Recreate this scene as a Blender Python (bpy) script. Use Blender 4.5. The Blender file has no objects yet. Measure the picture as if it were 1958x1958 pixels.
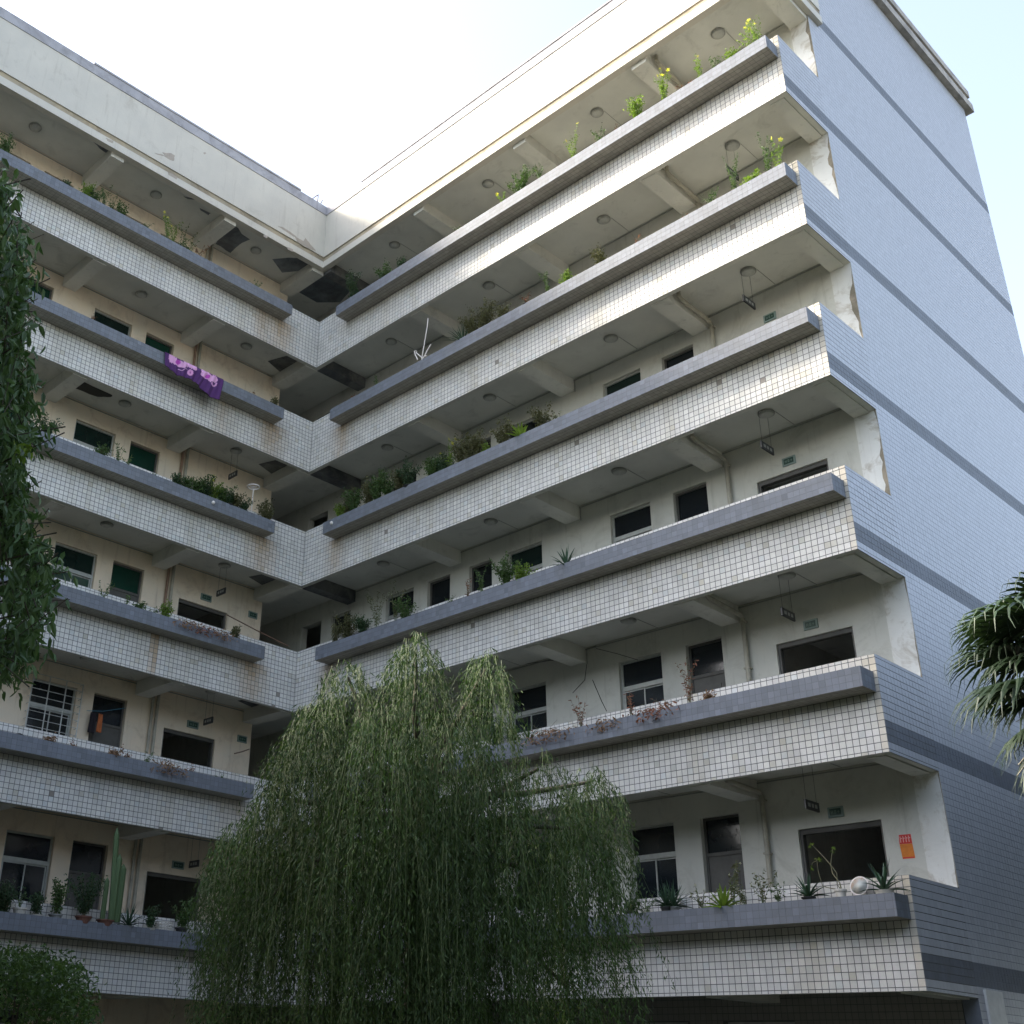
import bpy, math, random
import numpy as np
from mathutils import Matrix, Vector
R = math.radians
random.seed(7)
rng = np.random.default_rng(7)
scene = bpy.context.scene
COL = scene.collection

# ------------------------------------------------------------------ camera
CAM = np.array([22.2211, -17.1604, 2.1134])
CR = np.array([0.682371, 0.730394, 0.02992])
CU = np.array([0.299382, -0.316568, 0.900086])
CF = np.array([-0.666889, 0.605235, 0.434684])
FPX, PPX, PPY = 2238.218, 979 - 231.156, 979 - 15.211      # in pixels of the 1958 px photograph
cd = bpy.data.cameras.new('camera')
cam = bpy.data.objects.new('camera', cd)
COL.objects.link(cam)
M = Matrix(((CR[0], CU[0], -CF[0], CAM[0]), (CR[1], CU[1], -CF[1], CAM[1]), (CR[2], CU[2], -CF[2], CAM[2]), (0, 0, 0, 1)))
cam.matrix_world = M
cd.sensor_width = 36
cd.lens = FPX / 1958 * 36
cd.shift_x = 231.156 / 1958
cd.shift_y = -15.211 / 1958
cd.clip_start = 0.1
cd.clip_end = 3000
scene.camera = cam

# ------------------------------------------------------------------ sky, sun, exposure
SUN_EL, SUN_B = R(35), R(36)
TO_SUN = Vector((-math.cos(SUN_B) * math.cos(SUN_EL), -math.sin(SUN_B) * math.cos(SUN_EL), math.sin(SUN_EL)))
w = bpy.data.worlds.new('World')
scene.world = w
w.use_nodes = True
nt = w.node_tree
bg = nt.nodes['Background']
sky = nt.nodes.new('ShaderNodeTexSky')
sky.sky_type = 'NISHITA'
sky.sun_disc = False
sky.sun_elevation = SUN_EL
sky.sun_rotation = math.atan2(TO_SUN.x, TO_SUN.y)
sky.air_density = 1.0
sky.dust_density = 2.6
sky.ozone_density = 0.6
hs = nt.nodes.new('ShaderNodeHueSaturation')        # hazy, milky air
hs.inputs['Saturation'].default_value = 0.72
nt.links.new(sky.outputs[0], hs.inputs['Color'])
nt.links.new(hs.outputs[0], bg.inputs[0])
bg.inputs[1].default_value = 0.15
sd = bpy.data.lights.new('sun', 'SUN')
sd.energy = 2.2
sd.angle = R(9)
sd.color = (1.0, 0.91, 0.76)
sun = bpy.data.objects.new('sun', sd)
COL.objects.link(sun)
sun.rotation_euler = TO_SUN.to_track_quat('Z', 'Y').to_euler()
vs = scene.view_settings
vs.view_transform = 'Standard'
vs.look = 'None'
vs.exposure = 2.0
vs.gamma = 1.0
vs.use_curve_mapping = False
scene.cycles.max_bounces = 8
scene.cycles.diffuse_bounces = 5

# ------------------------------------------------------------------ photo pixel -> point on a real plane
def ray(px, py):
    return CF + (px - PPX) / FPX * CR - (py - PPY) / FPX * CU
def on(px, py, ax, v):
    d = ray(px, py)
    return CAM + d * ((v - CAM[ax]) / d[ax])
def at(px, py, t):
    return CAM + ray(px, py) * t

# ------------------------------------------------------------------ materials
def new_mat(name):
    m = bpy.data.materials.new(name)
    m.use_nodes = True
    n = m.node_tree
    return m, n, n.nodes['Principled BSDF']
def noise(n, scale, detail=4, rough=0.6, vec=None, dist=0.0):
    t = n.nodes.new('ShaderNodeTexNoise')
    t.inputs['Scale'].default_value = scale
    t.inputs['Detail'].default_value = detail
    t.inputs['Roughness'].default_value = rough
    t.inputs['Distortion'].default_value = dist
    if vec is not None: n.links.new(vec, t.inputs['Vector'])
    return t.outputs['Fac']
def ramp(n, fac, a, b, ca=(0, 0, 0, 1), cb=(1, 1, 1, 1)):
    r = n.nodes.new('ShaderNodeValToRGB')
    r.color_ramp.elements[0].position = a
    r.color_ramp.elements[1].position = b
    r.color_ramp.elements[0].color = ca
    r.color_ramp.elements[1].color = cb
    n.links.new(fac, r.inputs[0])
    return r.outputs[0]
def mix(n, fac, a, b, mode='MIX'):
    x = n.nodes.new('ShaderNodeMix')
    x.data_type = 'RGBA'
    x.blend_type = mode
    for i, v in ((0, fac), (6, a), (7, b)):
        s = x.inputs[i]
        if isinstance(v, (int, float)): s.default_value = v
        elif isinstance(v, tuple): s.default_value = (*v[:3], 1)
        else: n.links.new(v, s)
    return x.outputs[2]
def objco(n, scale=(1, 1, 1)):
    t = n.nodes.new('ShaderNodeTexCoord')
    m = n.nodes.new('ShaderNodeMapping')
    m.inputs['Scale'].default_value = scale
    n.links.new(t.outputs['Object'], m.inputs['Vector'])
    return m.outputs[0]
def bump(n, b, fac, strength=0.2, dist=0.01):
    k = n.nodes.new('ShaderNodeBump')
    k.inputs['Strength'].default_value = strength
    k.inputs['Distance'].default_value = dist
    n.links.new(fac, k.inputs['Height'])
    n.links.new(k.outputs[0], b.inputs['Normal'])
def plaster(name, c1, c2, dirt=(0.12, 0.11, 0.09), damt=0.5, lo=0.55, hi=0.75, rough=0.85, drip=0.3):
    m, n, b = new_mat(name)
    v = objco(n)
    base = mix(n, ramp(n, noise(n, 0.9, 5, 0.6, v), 0.35, 0.7), c1, c2)
    blot = ramp(n, noise(n, 1.7, 6, 0.7, v, 0.6), lo, hi)
    f = n.nodes.new('ShaderNodeMath'); f.operation = 'MULTIPLY'
    n.links.new(blot, f.inputs[0]); f.inputs[1].default_value = damt
    base = mix(n, f.outputs[0], base, dirt)
    dv = objco(n, (5.0, 5.0, 0.35))
    dr = ramp(n, noise(n, 1.6, 4, 0.6, dv), 0.58, 0.8)
    g = n.nodes.new('ShaderNodeMath'); g.operation = 'MULTIPLY'
    n.links.new(dr, g.inputs[0]); g.inputs[1].default_value = drip
    base = mix(n, g.outputs[0], base, dirt)
    n.links.new(base, b.inputs['Base Color'])
    b.inputs['Roughness'].default_value = rough
    bump(n, b, noise(n, 22, 5, 0.6, v), 0.25, 0.01)
    return m
def flat(name, c, rough=0.6, metal=0.0, var=0.25, scale=6, spec=None):
    m, n, b = new_mat(name)
    v = objco(n)
    d = tuple(x * (1 - var) for x in c)
    n.links.new(mix(n, ramp(n, noise(n, scale, 5, 0.65, v), 0.3, 0.7), c, d), b.inputs['Base Color'])
    b.inputs['Roughness'].default_value = rough
    b.inputs['Metallic'].default_value = metal
    if spec is not None: b.inputs['Specular IOR Level'].default_value = spec
    bump(n, b, noise(n, scale * 5, 4, 0.6, v), 0.12, 0.005)
    return m
def tile_mat(name, c, rough=0.28, grime=(0.16, 0.15, 0.12), gamt=0.25):
    m, n, b = new_mat(name)
    a = n.nodes.new('ShaderNodeAttribute'); a.attribute_name = 'tint'
    o = n.nodes.new('ShaderNodeObjectInfo')
    base = mix(n, 1.0, mix(n, 1.0, c, a.outputs['Color'], 'MULTIPLY'), o.outputs['Color'], 'MULTIPLY')
    g = n.nodes.new('ShaderNodeNewGeometry')
    mp = n.nodes.new('ShaderNodeMapping'); mp.inputs['Scale'].default_value = (1, 1, 1)
    n.links.new(g.outputs['Position'], mp.inputs['Vector'])
    f = ramp(n, noise(n, 1.3, 6, 0.7, mp.outputs[0], 0.8), 0.45, 0.8)
    k = n.nodes.new('ShaderNodeMath'); k.operation = 'MULTIPLY'; k.inputs[1].default_value = gamt
    n.links.new(f, k.inputs[0])
    base = mix(n, k.outputs[0], base, grime)
    f2 = ramp(n, noise(n, 60, 3, 0.7, mp.outputs[0]), 0.35, 0.75)
    k2 = n.nodes.new('ShaderNodeMath'); k2.operation = 'MULTIPLY'; k2.inputs[1].default_value = 0.15
    n.links.new(f2, k2.inputs[0])
    base = mix(n, k2.outputs[0], base, grime)
    n.links.new(base, b.inputs['Base Color'])
    b.inputs['Roughness'].default_value = rough
    return m
def leaf_mat(name, c, c2, trans=0.35, rough=0.5):
    m, n, b = new_mat(name)
    a = n.nodes.new('ShaderNodeAttribute'); a.attribute_name = 'tint'
    col = mix(n, 1.0, mix(n, a.outputs['Alpha'], c, c2), a.outputs['Color'], 'MULTIPLY')
    n.links.new(col, b.inputs['Base Color'])
    b.inputs['Roughness'].default_value = rough
    b.inputs['Specular IOR Level'].default_value = 0.35
    t = n.nodes.new('ShaderNodeBsdfTranslucent')
    tc = mix(n, 1.0, col, (1.3, 1.5, 0.7), 'MULTIPLY')
    n.links.new(tc, t.inputs['Color'])
    ms = n.nodes.new('ShaderNodeMixShader'); ms.inputs[0].default_value = trans
    n.links.new(b.outputs[0], ms.inputs[1]); n.links.new(t.outputs[0], ms.inputs[2])
    n.links.new(ms.outputs[0], n.nodes['Material Output'].inputs['Surface'])
    return m
MT = {}
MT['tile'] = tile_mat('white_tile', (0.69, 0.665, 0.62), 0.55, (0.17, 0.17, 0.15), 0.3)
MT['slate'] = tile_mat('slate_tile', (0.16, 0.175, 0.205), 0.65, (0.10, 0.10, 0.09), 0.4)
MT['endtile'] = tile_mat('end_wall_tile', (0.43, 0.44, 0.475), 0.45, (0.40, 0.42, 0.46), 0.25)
MT['darktile'] = tile_mat('ground_floor_tile', (0.23, 0.22, 0.20), 0.4)
MT['grout'] = flat('grout', (0.15, 0.15, 0.145), 0.9, var=0.4, scale=3)
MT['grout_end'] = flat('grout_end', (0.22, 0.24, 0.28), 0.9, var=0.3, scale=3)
MT['wall_r'] = plaster('plaster_gallery_right', (0.58, 0.565, 0.50), (0.49, 0.485, 0.44), (0.24, 0.22, 0.17), 0.5, 0.52, 0.78, drip=0.45)
MT['wall_l'] = plaster('plaster_gallery_left', (0.80, 0.66, 0.50), (0.70, 0.62, 0.50), (0.32, 0.22, 0.14), 0.5, 0.52, 0.76, drip=0.45)
MT['ceil'] = plaster('plaster_ceiling', (0.66, 0.655, 0.60), (0.56, 0.555, 0.51), (0.26, 0.255, 0.23), 0.5, 0.56, 0.76, drip=0.0)
MT['beam'] = plaster('plaster_beam', (0.68, 0.665, 0.60), (0.57, 0.56, 0.51), (0.22, 0.21, 0.18), 0.5, 0.56, 0.76)
MT['wet'] = plaster('plaster_wet_stained', (0.10, 0.11, 0.12), (0.22, 0.21, 0.19), (0.04, 0.045, 0.05), 0.8, 0.4, 0.6)
MT['jamb'] = plaster('plaster_end_pier', (0.74, 0.73, 0.69), (0.60, 0.59, 0.55), (0.30, 0.24, 0.16), 0.75, 0.50, 0.66)
MT['fascia'] = plaster('fascia_paint', (0.60, 0.565, 0.49), (0.53, 0.50, 0.44), (0.28, 0.24, 0.19), 0.45, 0.58, 0.8, drip=0.35)
MT['cap'] = plaster('fascia_cap', (0.42, 0.41, 0.43), (0.32, 0.31, 0.33), (0.17, 0.16, 0.16), 0.7, 0.45, 0.7, drip=0.5)
MT['groove'] = plaster('fascia_groove', (0.44, 0.36, 0.24), (0.30, 0.27, 0.21), (0.14, 0.11, 0.08), 0.7, 0.45, 0.7)
MT['concrete'] = plaster('bare_concrete', (0.42, 0.36, 0.30), (0.34, 0.30, 0.25), (0.12, 0.10, 0.08), 0.5)
MT['cornice'] = plaster('cornice_concrete', (0.46, 0.42, 0.37), (0.36, 0.33, 0.30), (0.13, 0.12, 0.11), 0.7, 0.45, 0.7)
MT['soil'] = flat('soil', (0.06, 0.045, 0.03), 0.95, var=0.5, scale=20)
MT['alu'] = flat('aluminium', (0.42, 0.43, 0.40), 0.45, 0.3, 0.2, 10)
MT['steel'] = flat('galvanised_steel', (0.62, 0.62, 0.60), 0.4, 0.5, 0.3, 14)
MT['door'] = flat('door_paint', (0.10, 0.095, 0.085), 0.6, var=0.3, scale=4)
MT['glass'] = flat('dark_glass', (0.012, 0.016, 0.020), 0.08, var=0.2, scale=1, spec=0.5)
MT['green_glass'] = flat('green_glass', (0.010, 0.050, 0.034), 0.10, var=0.4, scale=1.5, spec=0.5)
MT['teal_glass'] = flat('teal_glass', (0.010, 0.026, 0.022), 0.10, var=0.4, scale=1.5, spec=0.5)
MT['pipe'] = flat('old_plastic_pipe', (0.44, 0.41, 0.33), 0.6, var=0.35, scale=5)
MT['pipe_l'] = flat('rusty_pipe', (0.30, 0.19, 0.13), 0.7, var=0.4, scale=7)
MT['lamp'] = flat('lamp_shell', (0.34, 0.34, 0.31), 0.6, var=0.3, scale=20)
MT['lamp_in'] = flat('lamp_glass', (0.48, 0.48, 0.44), 0.35, var=0.2, scale=20)
MT['black'] = flat('black_plastic', (0.03, 0.03, 0.03), 0.5)
MT['white'] = flat('white_paint', (0.72, 0.72, 0.70), 0.5, var=0.2)
MT['ground'] = plaster('courtyard_ground', (0.055, 0.06, 0.045), (0.04, 0.05, 0.03), (0.03, 0.03, 0.025), 0.5)

# ------------------------------------------------------------------ mesh helpers
class MB:
    """collects boxes, prisms, tubes and quads; build() links them as ONE mesh object"""
    def __init__(s): s.v = []; s.f = []; s.m = []; s.c = []; s.n = 0; s.mi = 0; s.tint = None
    def add(s, vs, fs, col=None):
        s.v.extend([tuple(map(float, p)) for p in vs])
        s.f.extend([tuple(i + s.n for i in f) for f in fs])
        s.m.extend([s.mi] * len(fs))
        s.c.extend([col or (1, 1, 1, 1)] * len(vs))
        s.n += len(vs)
    def box(s, x0, x1, y0, y1, z0, z1, col=None):
        s.add([(x0, y0, z0), (x1, y0, z0), (x1, y1, z0), (x0, y1, z0), (x0, y0, z1), (x1, y0, z1), (x1, y1, z1), (x0, y1, z1)],
              [(0, 3, 2, 1), (4, 5, 6, 7), (0, 1, 5, 4), (1, 2, 6, 5), (2, 3, 7, 6), (3, 0, 4, 7)], col)
    def tube(s, pts, r, seg=8, r2=None, cap=True, col=None):
        pts = [Vector(p) for p in pts]
        k = len(pts); rings = []
        for i, p in enumerate(pts):
            d = (pts[min(i + 1, k - 1)] - pts[max(i - 1, 0)]).normalized()
            a = d.orthogonal().normalized() if i == 0 else (pa - d * pa.dot(d)).normalized()
            pa = a; b = d.cross(a)
            rr = r if r2 is None else r + (r2 - r) * i / max(1, k - 1)
            rings += [p + (a * math.cos(t) + b * math.sin(t)) * rr for t in [2 * math.pi * j / seg for j in range(seg)]]
        fs = [(i * seg + j, i * seg + (j + 1) % seg, (i + 1) * seg + (j + 1) % seg, (i + 1) * seg + j) for i in range(k - 1) for j in range(seg)]
        if cap: fs += [tuple(range(seg))[::-1], tuple(range((k - 1) * seg, k * seg))]
        s.add(rings, fs, col)
    def lathe(s, c, prof, seg=16, axis=None, col=None):
        """prof = [(radius, height)]; axis optional rotation matrix"""
        vs = []
        for r, h in prof:
            for j in range(seg):
                t = 2 * math.pi * j / seg
                p = Vector((r * math.cos(t), r * math.sin(t), h))
                if axis is not None: p = axis @ p
                vs.append(p + Vector(c))
        k = len(prof)
        fs = [(i * seg + j, i * seg + (j + 1) % seg, (i + 1) * seg + (j + 1) % seg, (i + 1) * seg + j) for i in range(k - 1) for j in range(seg)]
        fs += [tuple(range(seg))[::-1], tuple(range((k - 1) * seg, k * seg))]
        s.add(vs, fs, col)
    def prism(s, poly, d, col=None):
        """poly = 3-D polygon, extruded by vector d"""
        k = len(poly); P = [Vector(p) for p in poly]; D = Vector(d)
        s.add(P + [p + D for p in P], [tuple(range(k))[::-1], tuple(range(k, 2 * k))] + [(i, (i + 1) % k, (i + 1) % k + k, i + k) for i in range(k)], col)
    def build(s, name, mats, parent=None, smooth=False, kind=None, tint=False):
        me = bpy.data.meshes.new(name)
        me.from_pydata(s.v, [], s.f)
        for m in (mats if isinstance(mats, (list, tuple)) else [mats]):
            me.materials.append(MT[m] if isinstance(m, str) else m)
        if len(me.materials) > 1: me.polygons.foreach_set('material_index', s.m)
        if tint or any(c != (1, 1, 1, 1) for c in s.c[:1]) or True:
            a = me.attributes.new('tint', 'FLOAT_COLOR', 'POINT')
            a.data.foreach_set('color', np.array(s.c, dtype=np.float32).ravel())
        if smooth: me.polygons.foreach_set('use_smooth', [True] * len(me.polygons))
        me.update()
        return link(name, me, parent, kind)
def link(name, me, parent=None, kind=None):
    o = bpy.data.objects.new(name, me)
    COL.objects.link(o)
    if parent is not None:
        o.parent = parent
        if parent.location.length > 0: o.matrix_parent_inverse = Matrix.Translation(-parent.location)
    if kind: o['kind'] = kind
    return o
def np_mesh(name, V, F, mats, parent=None, tint=None, kind=None, smooth=False):
    """V (n,3), F (m,k) arrays"""
    me = bpy.data.meshes.new(name)
    V = np.asarray(V, np.float32); F = np.asarray(F, np.int32); k = F.shape[1]
    me.vertices.add(len(V)); me.vertices.foreach_set('co', V.ravel())
    me.loops.add(F.size); me.loops.foreach_set('vertex_index', F.ravel())
    me.polygons.add(len(F)); me.polygons.foreach_set('loop_start', np.arange(0, F.size, k, dtype=np.int32))
    if tint is not None:
        a = me.attributes.new('tint', 'FLOAT_COLOR', 'POINT'); a.data.foreach_set('color', np.asarray(tint, np.float32).ravel())
    me.materials.append(MT[mats] if isinstance(mats, str) else mats)
    me.polygons.foreach_set('use_smooth', np.full(len(F), bool(smooth)))
    me.update(calc_edges=True); me.validate()
    return link(name, me, parent, kind)
def thing(name, label, cat, loc=(0, 0, 0), group=None):
    o = bpy.data.objects.new(name, None)
    o.empty_display_size = 0.2
    o.location = tuple(float(v) for v in loc)
    COL.objects.link(o)
    o['label'] = label; o['category'] = cat
    if group: o['group'] = group
    return o
def tag(o, label, cat, group=None):
    o['label'] = label; o['category'] = cat
    if group: o['group'] = group
    return o

# tiles: every tile is a slab with its own chamfered front, standing proud of the grout
TT = 0.0018
def tile_grid(us, vs_, O, U, V, N, cfn, skip=None, tilt=0.004):
    """us, vs_ = lists of (a, b) spans along U and V; returns V, F, tint arrays"""
    ua = np.array(us); va = np.array(vs_)
    A, B = np.meshgrid(np.arange(len(ua)), np.arange(len(va)), indexing='ij')
    A = A.ravel(); B = B.ravel()
    if skip is not None:
        keep = ~skip(A, B); A = A[keep]; B = B[keep]
    u0, u1 = ua[A, 0], ua[A, 1]; v0, v1 = va[B, 0], va[B, 1]
    n = len(A); g = 0.0008
    O, U, V, N = (np.array(x, float) for x in (O, U, V, N))
    P = np.zeros((n, 8, 3))
    q = [(u0, v0), (u1, v0), (u1, v1), (u0, v1)]
    qi = [(u0 + g, v0 + g), (u1 - g, v0 + g), (u1 - g, v1 - g), (u0 + g, v1 - g)]
    tu = rng.normal(0, tilt, n); tv = rng.normal(0, tilt, n); dz = rng.uniform(-0.0006, 0.0006, n)
    for i in range(4):
        P[:, i] = O + q[i][0][:, None] * U + q[i][1][:, None] * V
        h = TT + dz + tu * (qi[i][0] - (u0 + u1) / 2) + tv * (qi[i][1] - (v0 + v1) / 2)
        P[:, 4 + i] = O + qi[i][0][:, None] * U + qi[i][1][:, None] * V + h[:, None] * N
    base = np.array([(4, 5, 6, 7), (0, 1, 5, 4), (1, 2, 6, 5), (2, 3, 7, 6), (3, 0, 4, 7)])
    if np.dot(np.cross(U, V), N) < 0: base = base[:, ::-1]
    F = (base[None] + (np.arange(n) * 8)[:, None, None]).reshape(-1, 4)
    c = cfn((u0 + u1) / 2, (v0 + v1) / 2)
    T = np.repeat(np.concatenate([c, np.ones((n, 1))], 1), 8, axis=0)
    return P.reshape(-1, 3), F, T
def join(parts):
    Vs, Fs, Ts = [], [], []; n = 0
    for v, f, t in parts:
        Vs.append(v); Fs.append(f + n); Ts.append(t); n += len(v)
    return np.concatenate(Vs), np.concatenate(Fs), np.concatenate(Ts)
def spans(a, b, pitch, joint, start=None):
    s = a if start is None else start
    out = []
    x = s
    while x < b - 0.012:
        lo, hi = max(x, a), min(x + pitch, b)
        if hi - lo > 0.015: out.append((lo + joint / 2, hi - joint / 2))
        x += pitch
    return out

# ================================================================== THE BUILDING
GZ = 0.5
L = 14.549
HP = 1.535
D = 1.65
YL = -16.0
ZB = {k: 3.3 * k for k in range(1, 8)}
P_ = 0.11
building = thing('school_building', 'six storey L-shaped building with white tiled gallery parapets and grey planter troughs', 'building', (0, 0, GZ))
def part(mb, name, mats, **k): return mb.build(name, mats, building, **k)

# ground
g = MB(); g.add([(-700, -700, GZ), (700, -700, GZ), (700, 700, GZ), (-700, 700, GZ)], [(0, 1, 2, 3)])
go = g.build('ground', 'ground', kind='structure')

# --- tile colouring: old glaze, rust and rain streaks that belong to the wall
def tint_for(wing, k):
    seed = (17 if wing == 'R' else 91) + k
    r = np.random.default_rng(seed)
    streaks = [(r.uniform(1.4, 14), r.uniform(0.05, 0.25), r.uniform(0.15, 0.5)) for _ in range(9)]
    rust = [(1.28, 0.30, 0.75)] if wing == 'R' and k in (2, 3, 4, 5) else []
    if wing == 'L': rust = [(1.32, 0.42, 0.9)] if k >= 3 else [(1.3, 0.5, 0.4)]
    if wing == 'L' and k == 6: rust += [(2.0, 0.22, 0.7)]
    if wing == 'L' and k == 5: rust += [(2.9, 0.18, 0.55)]
    if wing == 'L' and k == 3: rust += [(4.05, 0.10, 1.4)]
    rr = np.random.default_rng(seed + 500)
    def f(u, v):
        n = len(u)
        c = np.ones((n, 3)) * (1 + rr.normal(0, 0.045, n))[:, None]
        c[:, 2] *= 1 + rr.normal(0, 0.012, n)
        a = np.abs(u)
        z = v
        odd = rr.random(n) < 0.03
        c[odd] *= np.array([0.86, 0.84, 0.77])
        gone = rr.random(n) < 0.0016
        c[gone] *= np.array([0.36, 0.33, 0.30])
        cool = rr.random(n) < 0.05
        c[cool] *= np.array([0.93, 0.97, 1.0])
        for (s, wd, am) in streaks:
            q = np.exp(-((a - s) / wd) ** 2) * am * np.clip(1.25 - z / 1.6, 0, 1) * 0.8
            c *= 1 - q[:, None] * np.array([0.25, 0.30, 0.42])
        for (s, wd, am) in rust:
            q = np.exp(-((a - s) / wd) ** 2) * am * np.where(z < 0.95, np.clip(0.5 + 0.6 * z, 0, 1), 0.12) * (0.75 + 0.5 * rr.random(n))
            c *= 1 - np.clip(q, 0, 1)[:, None] * np.array([0.28, 0.45, 0.62])
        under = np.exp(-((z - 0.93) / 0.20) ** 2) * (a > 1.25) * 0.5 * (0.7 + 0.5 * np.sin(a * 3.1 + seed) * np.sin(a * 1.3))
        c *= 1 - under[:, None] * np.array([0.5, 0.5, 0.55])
        if wing == 'R':
            e = np.exp(-((L - a) / 0.10) ** 2) * 0.7
            c *= 1 - e[:, None] * np.array([0.10, 0.20, 0.36])
            e2 = np.clip((a - 12.6) / 2, 0, 1) * (z > 1.2) * 0.5
            c *= 1 - e2[:, None] * np.array([0.05, 0.14, 0.30])
        return np.clip(c, 0.05, 1.15)
    return f
JT = 0.011
rows_v = [(0.0 + 0.002, 0.05 - JT / 2)] + spans(0.05, HP, P_, JT)
cols_r = spans(0.0, L, P_, JT, start=L - P_ * 133)
cols_l = spans(YL, 0.0, P_, JT, start=-P_ * 146)
ind_tiles = []                                     # (parapet, column, row) tiles built one by one
def single_tile_mesh(w_, h_):
    me = bpy.data.meshes.new('tile')
    g_ = 0.0008
    v = [(-w_, 0, -h_), (w_, 0, -h_), (w_, 0, h_), (-w_, 0, h_)] + [(x * (w_ - g_) / w_, -TT, z * (h_ - g_) / h_) for x, z in ((-w_, -h_), (w_, -h_), (w_, h_), (-w_, h_))]
    me.from_pydata(v, [], [(4, 5, 6, 7), (0, 1, 5, 4), (1, 2, 6, 5), (2, 3, 7, 6), (3, 0, 4, 7)])
    a = me.attributes.new('tint', 'FLOAT_COLOR', 'POINT'); a.data.foreach_set('color', [1.0] * 32)
    me.materials.append(MT['tile']); me.update()
    return me
tm_cache = {}
for k in range(1, 7):
    zb = ZB[k]
    # right wing parapet: front wall and its return at the street end
    b = MB()
    b.box(-0.12, L - 0.012, 0.012, 0.12, zb, zb + HP)
    b.box(L - 0.12, L - 0.012, 0.12, D, zb, zb + HP)
    par = part(b, 'parapet', 'beam')
    b = MB(); b.box(-0.0, L - TT, TT, 0.012, zb + 0.001, zb + HP - 0.001); b.box(L - 0.012, L - TT, 0.012, D, zb + 0.001, zb + HP - 0.001)
    b.build('mortar_bed', 'grout', par)
    nc = len(cols_r)
    sel = {1: (nc - 16, 0, 14), 2: (nc - 10, 1, 8)}.get(k)
    skip = None
    if sel:
        skip = lambda A, B, s=sel: (A >= s[0]) & (B >= s[1]) & (B < s[2])
    cf = tint_for('R', k)
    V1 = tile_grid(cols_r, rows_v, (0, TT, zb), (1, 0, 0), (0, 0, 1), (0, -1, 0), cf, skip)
    # return face on the street end: long courses with tight vertical joints, grey-blue band
    def cend(u, v, kk=k):
        r_ = np.random.default_rng(40 + kk); n = len(u)
        c = np.ones((n, 3)) * (1 + r_.normal(0, 0.035, n))[:, None] * np.array([0.98, 0.98, 0.98])
        return c
    band_rows = [r_ for r_ in rows_v if 0.155 < (r_[0] + r_[1]) / 2 < 0.495]
    oth_rows = [r_ for r_ in rows_v if r_ not in band_rows]
    ecols = spans(0.0, D, P_, 0.0025)
    V2 = tile_grid(ecols, oth_rows, (L - TT, 0, zb), (0, 1, 0), (0, 0, 1), (1, 0, 0), cend)
    np_mesh('tile_field', V1[0], V1[1], 'tile', par, tint=V1[2], kind='stuff')
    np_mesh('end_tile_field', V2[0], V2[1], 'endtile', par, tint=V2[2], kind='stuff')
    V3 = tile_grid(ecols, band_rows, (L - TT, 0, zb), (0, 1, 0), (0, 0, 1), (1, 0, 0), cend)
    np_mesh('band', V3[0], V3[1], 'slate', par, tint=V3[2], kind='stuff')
    if sel:
        for ci in range(sel[0], nc):
            for ri in range(sel[1], min(sel[2], len(rows_v))):
                (u0, u1), (v0, v1) = cols_r[ci], rows_v[ri]
                key = (round((u1 - u0) / 2, 4), round((v1 - v0) / 2, 4))
                if key not in tm_cache: tm_cache[key] = single_tile_mesh(*key)
                o = link('tile', tm_cache[key], par)
                o.location = ((u0 + u1) / 2, TT, zb + (v0 + v1) / 2)
                o.matrix_parent_inverse = Matrix.Identity(4)
                o.rotation_euler = (random.gauss(0, 0.004), 0, random.gauss(0, 0.004))
                cc = cf(np.array([(u0 + u1) / 2]), np.array([(v0 + v1) / 2]))[0]
                o.color = (*[float(x) for x in cc], 1)
                o.location = Vector(o.location)
    # left wing parapet
    b = MB()
    b.box(-0.12, -0.012, YL, 0.0, zb, zb + HP)
    par = part(b, 'parapet', 'beam')
    b = MB(); b.box(-0.012, -TT, YL, 0.0, zb + 0.001, zb + HP - 0.001); b.build('mortar_bed', 'grout', par)
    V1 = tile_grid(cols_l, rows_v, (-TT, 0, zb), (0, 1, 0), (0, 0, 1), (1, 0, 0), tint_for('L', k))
    np_mesh('tile_field', V1[0], V1[1], 'tile', par, tint=V1[2], kind='stuff')

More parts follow.
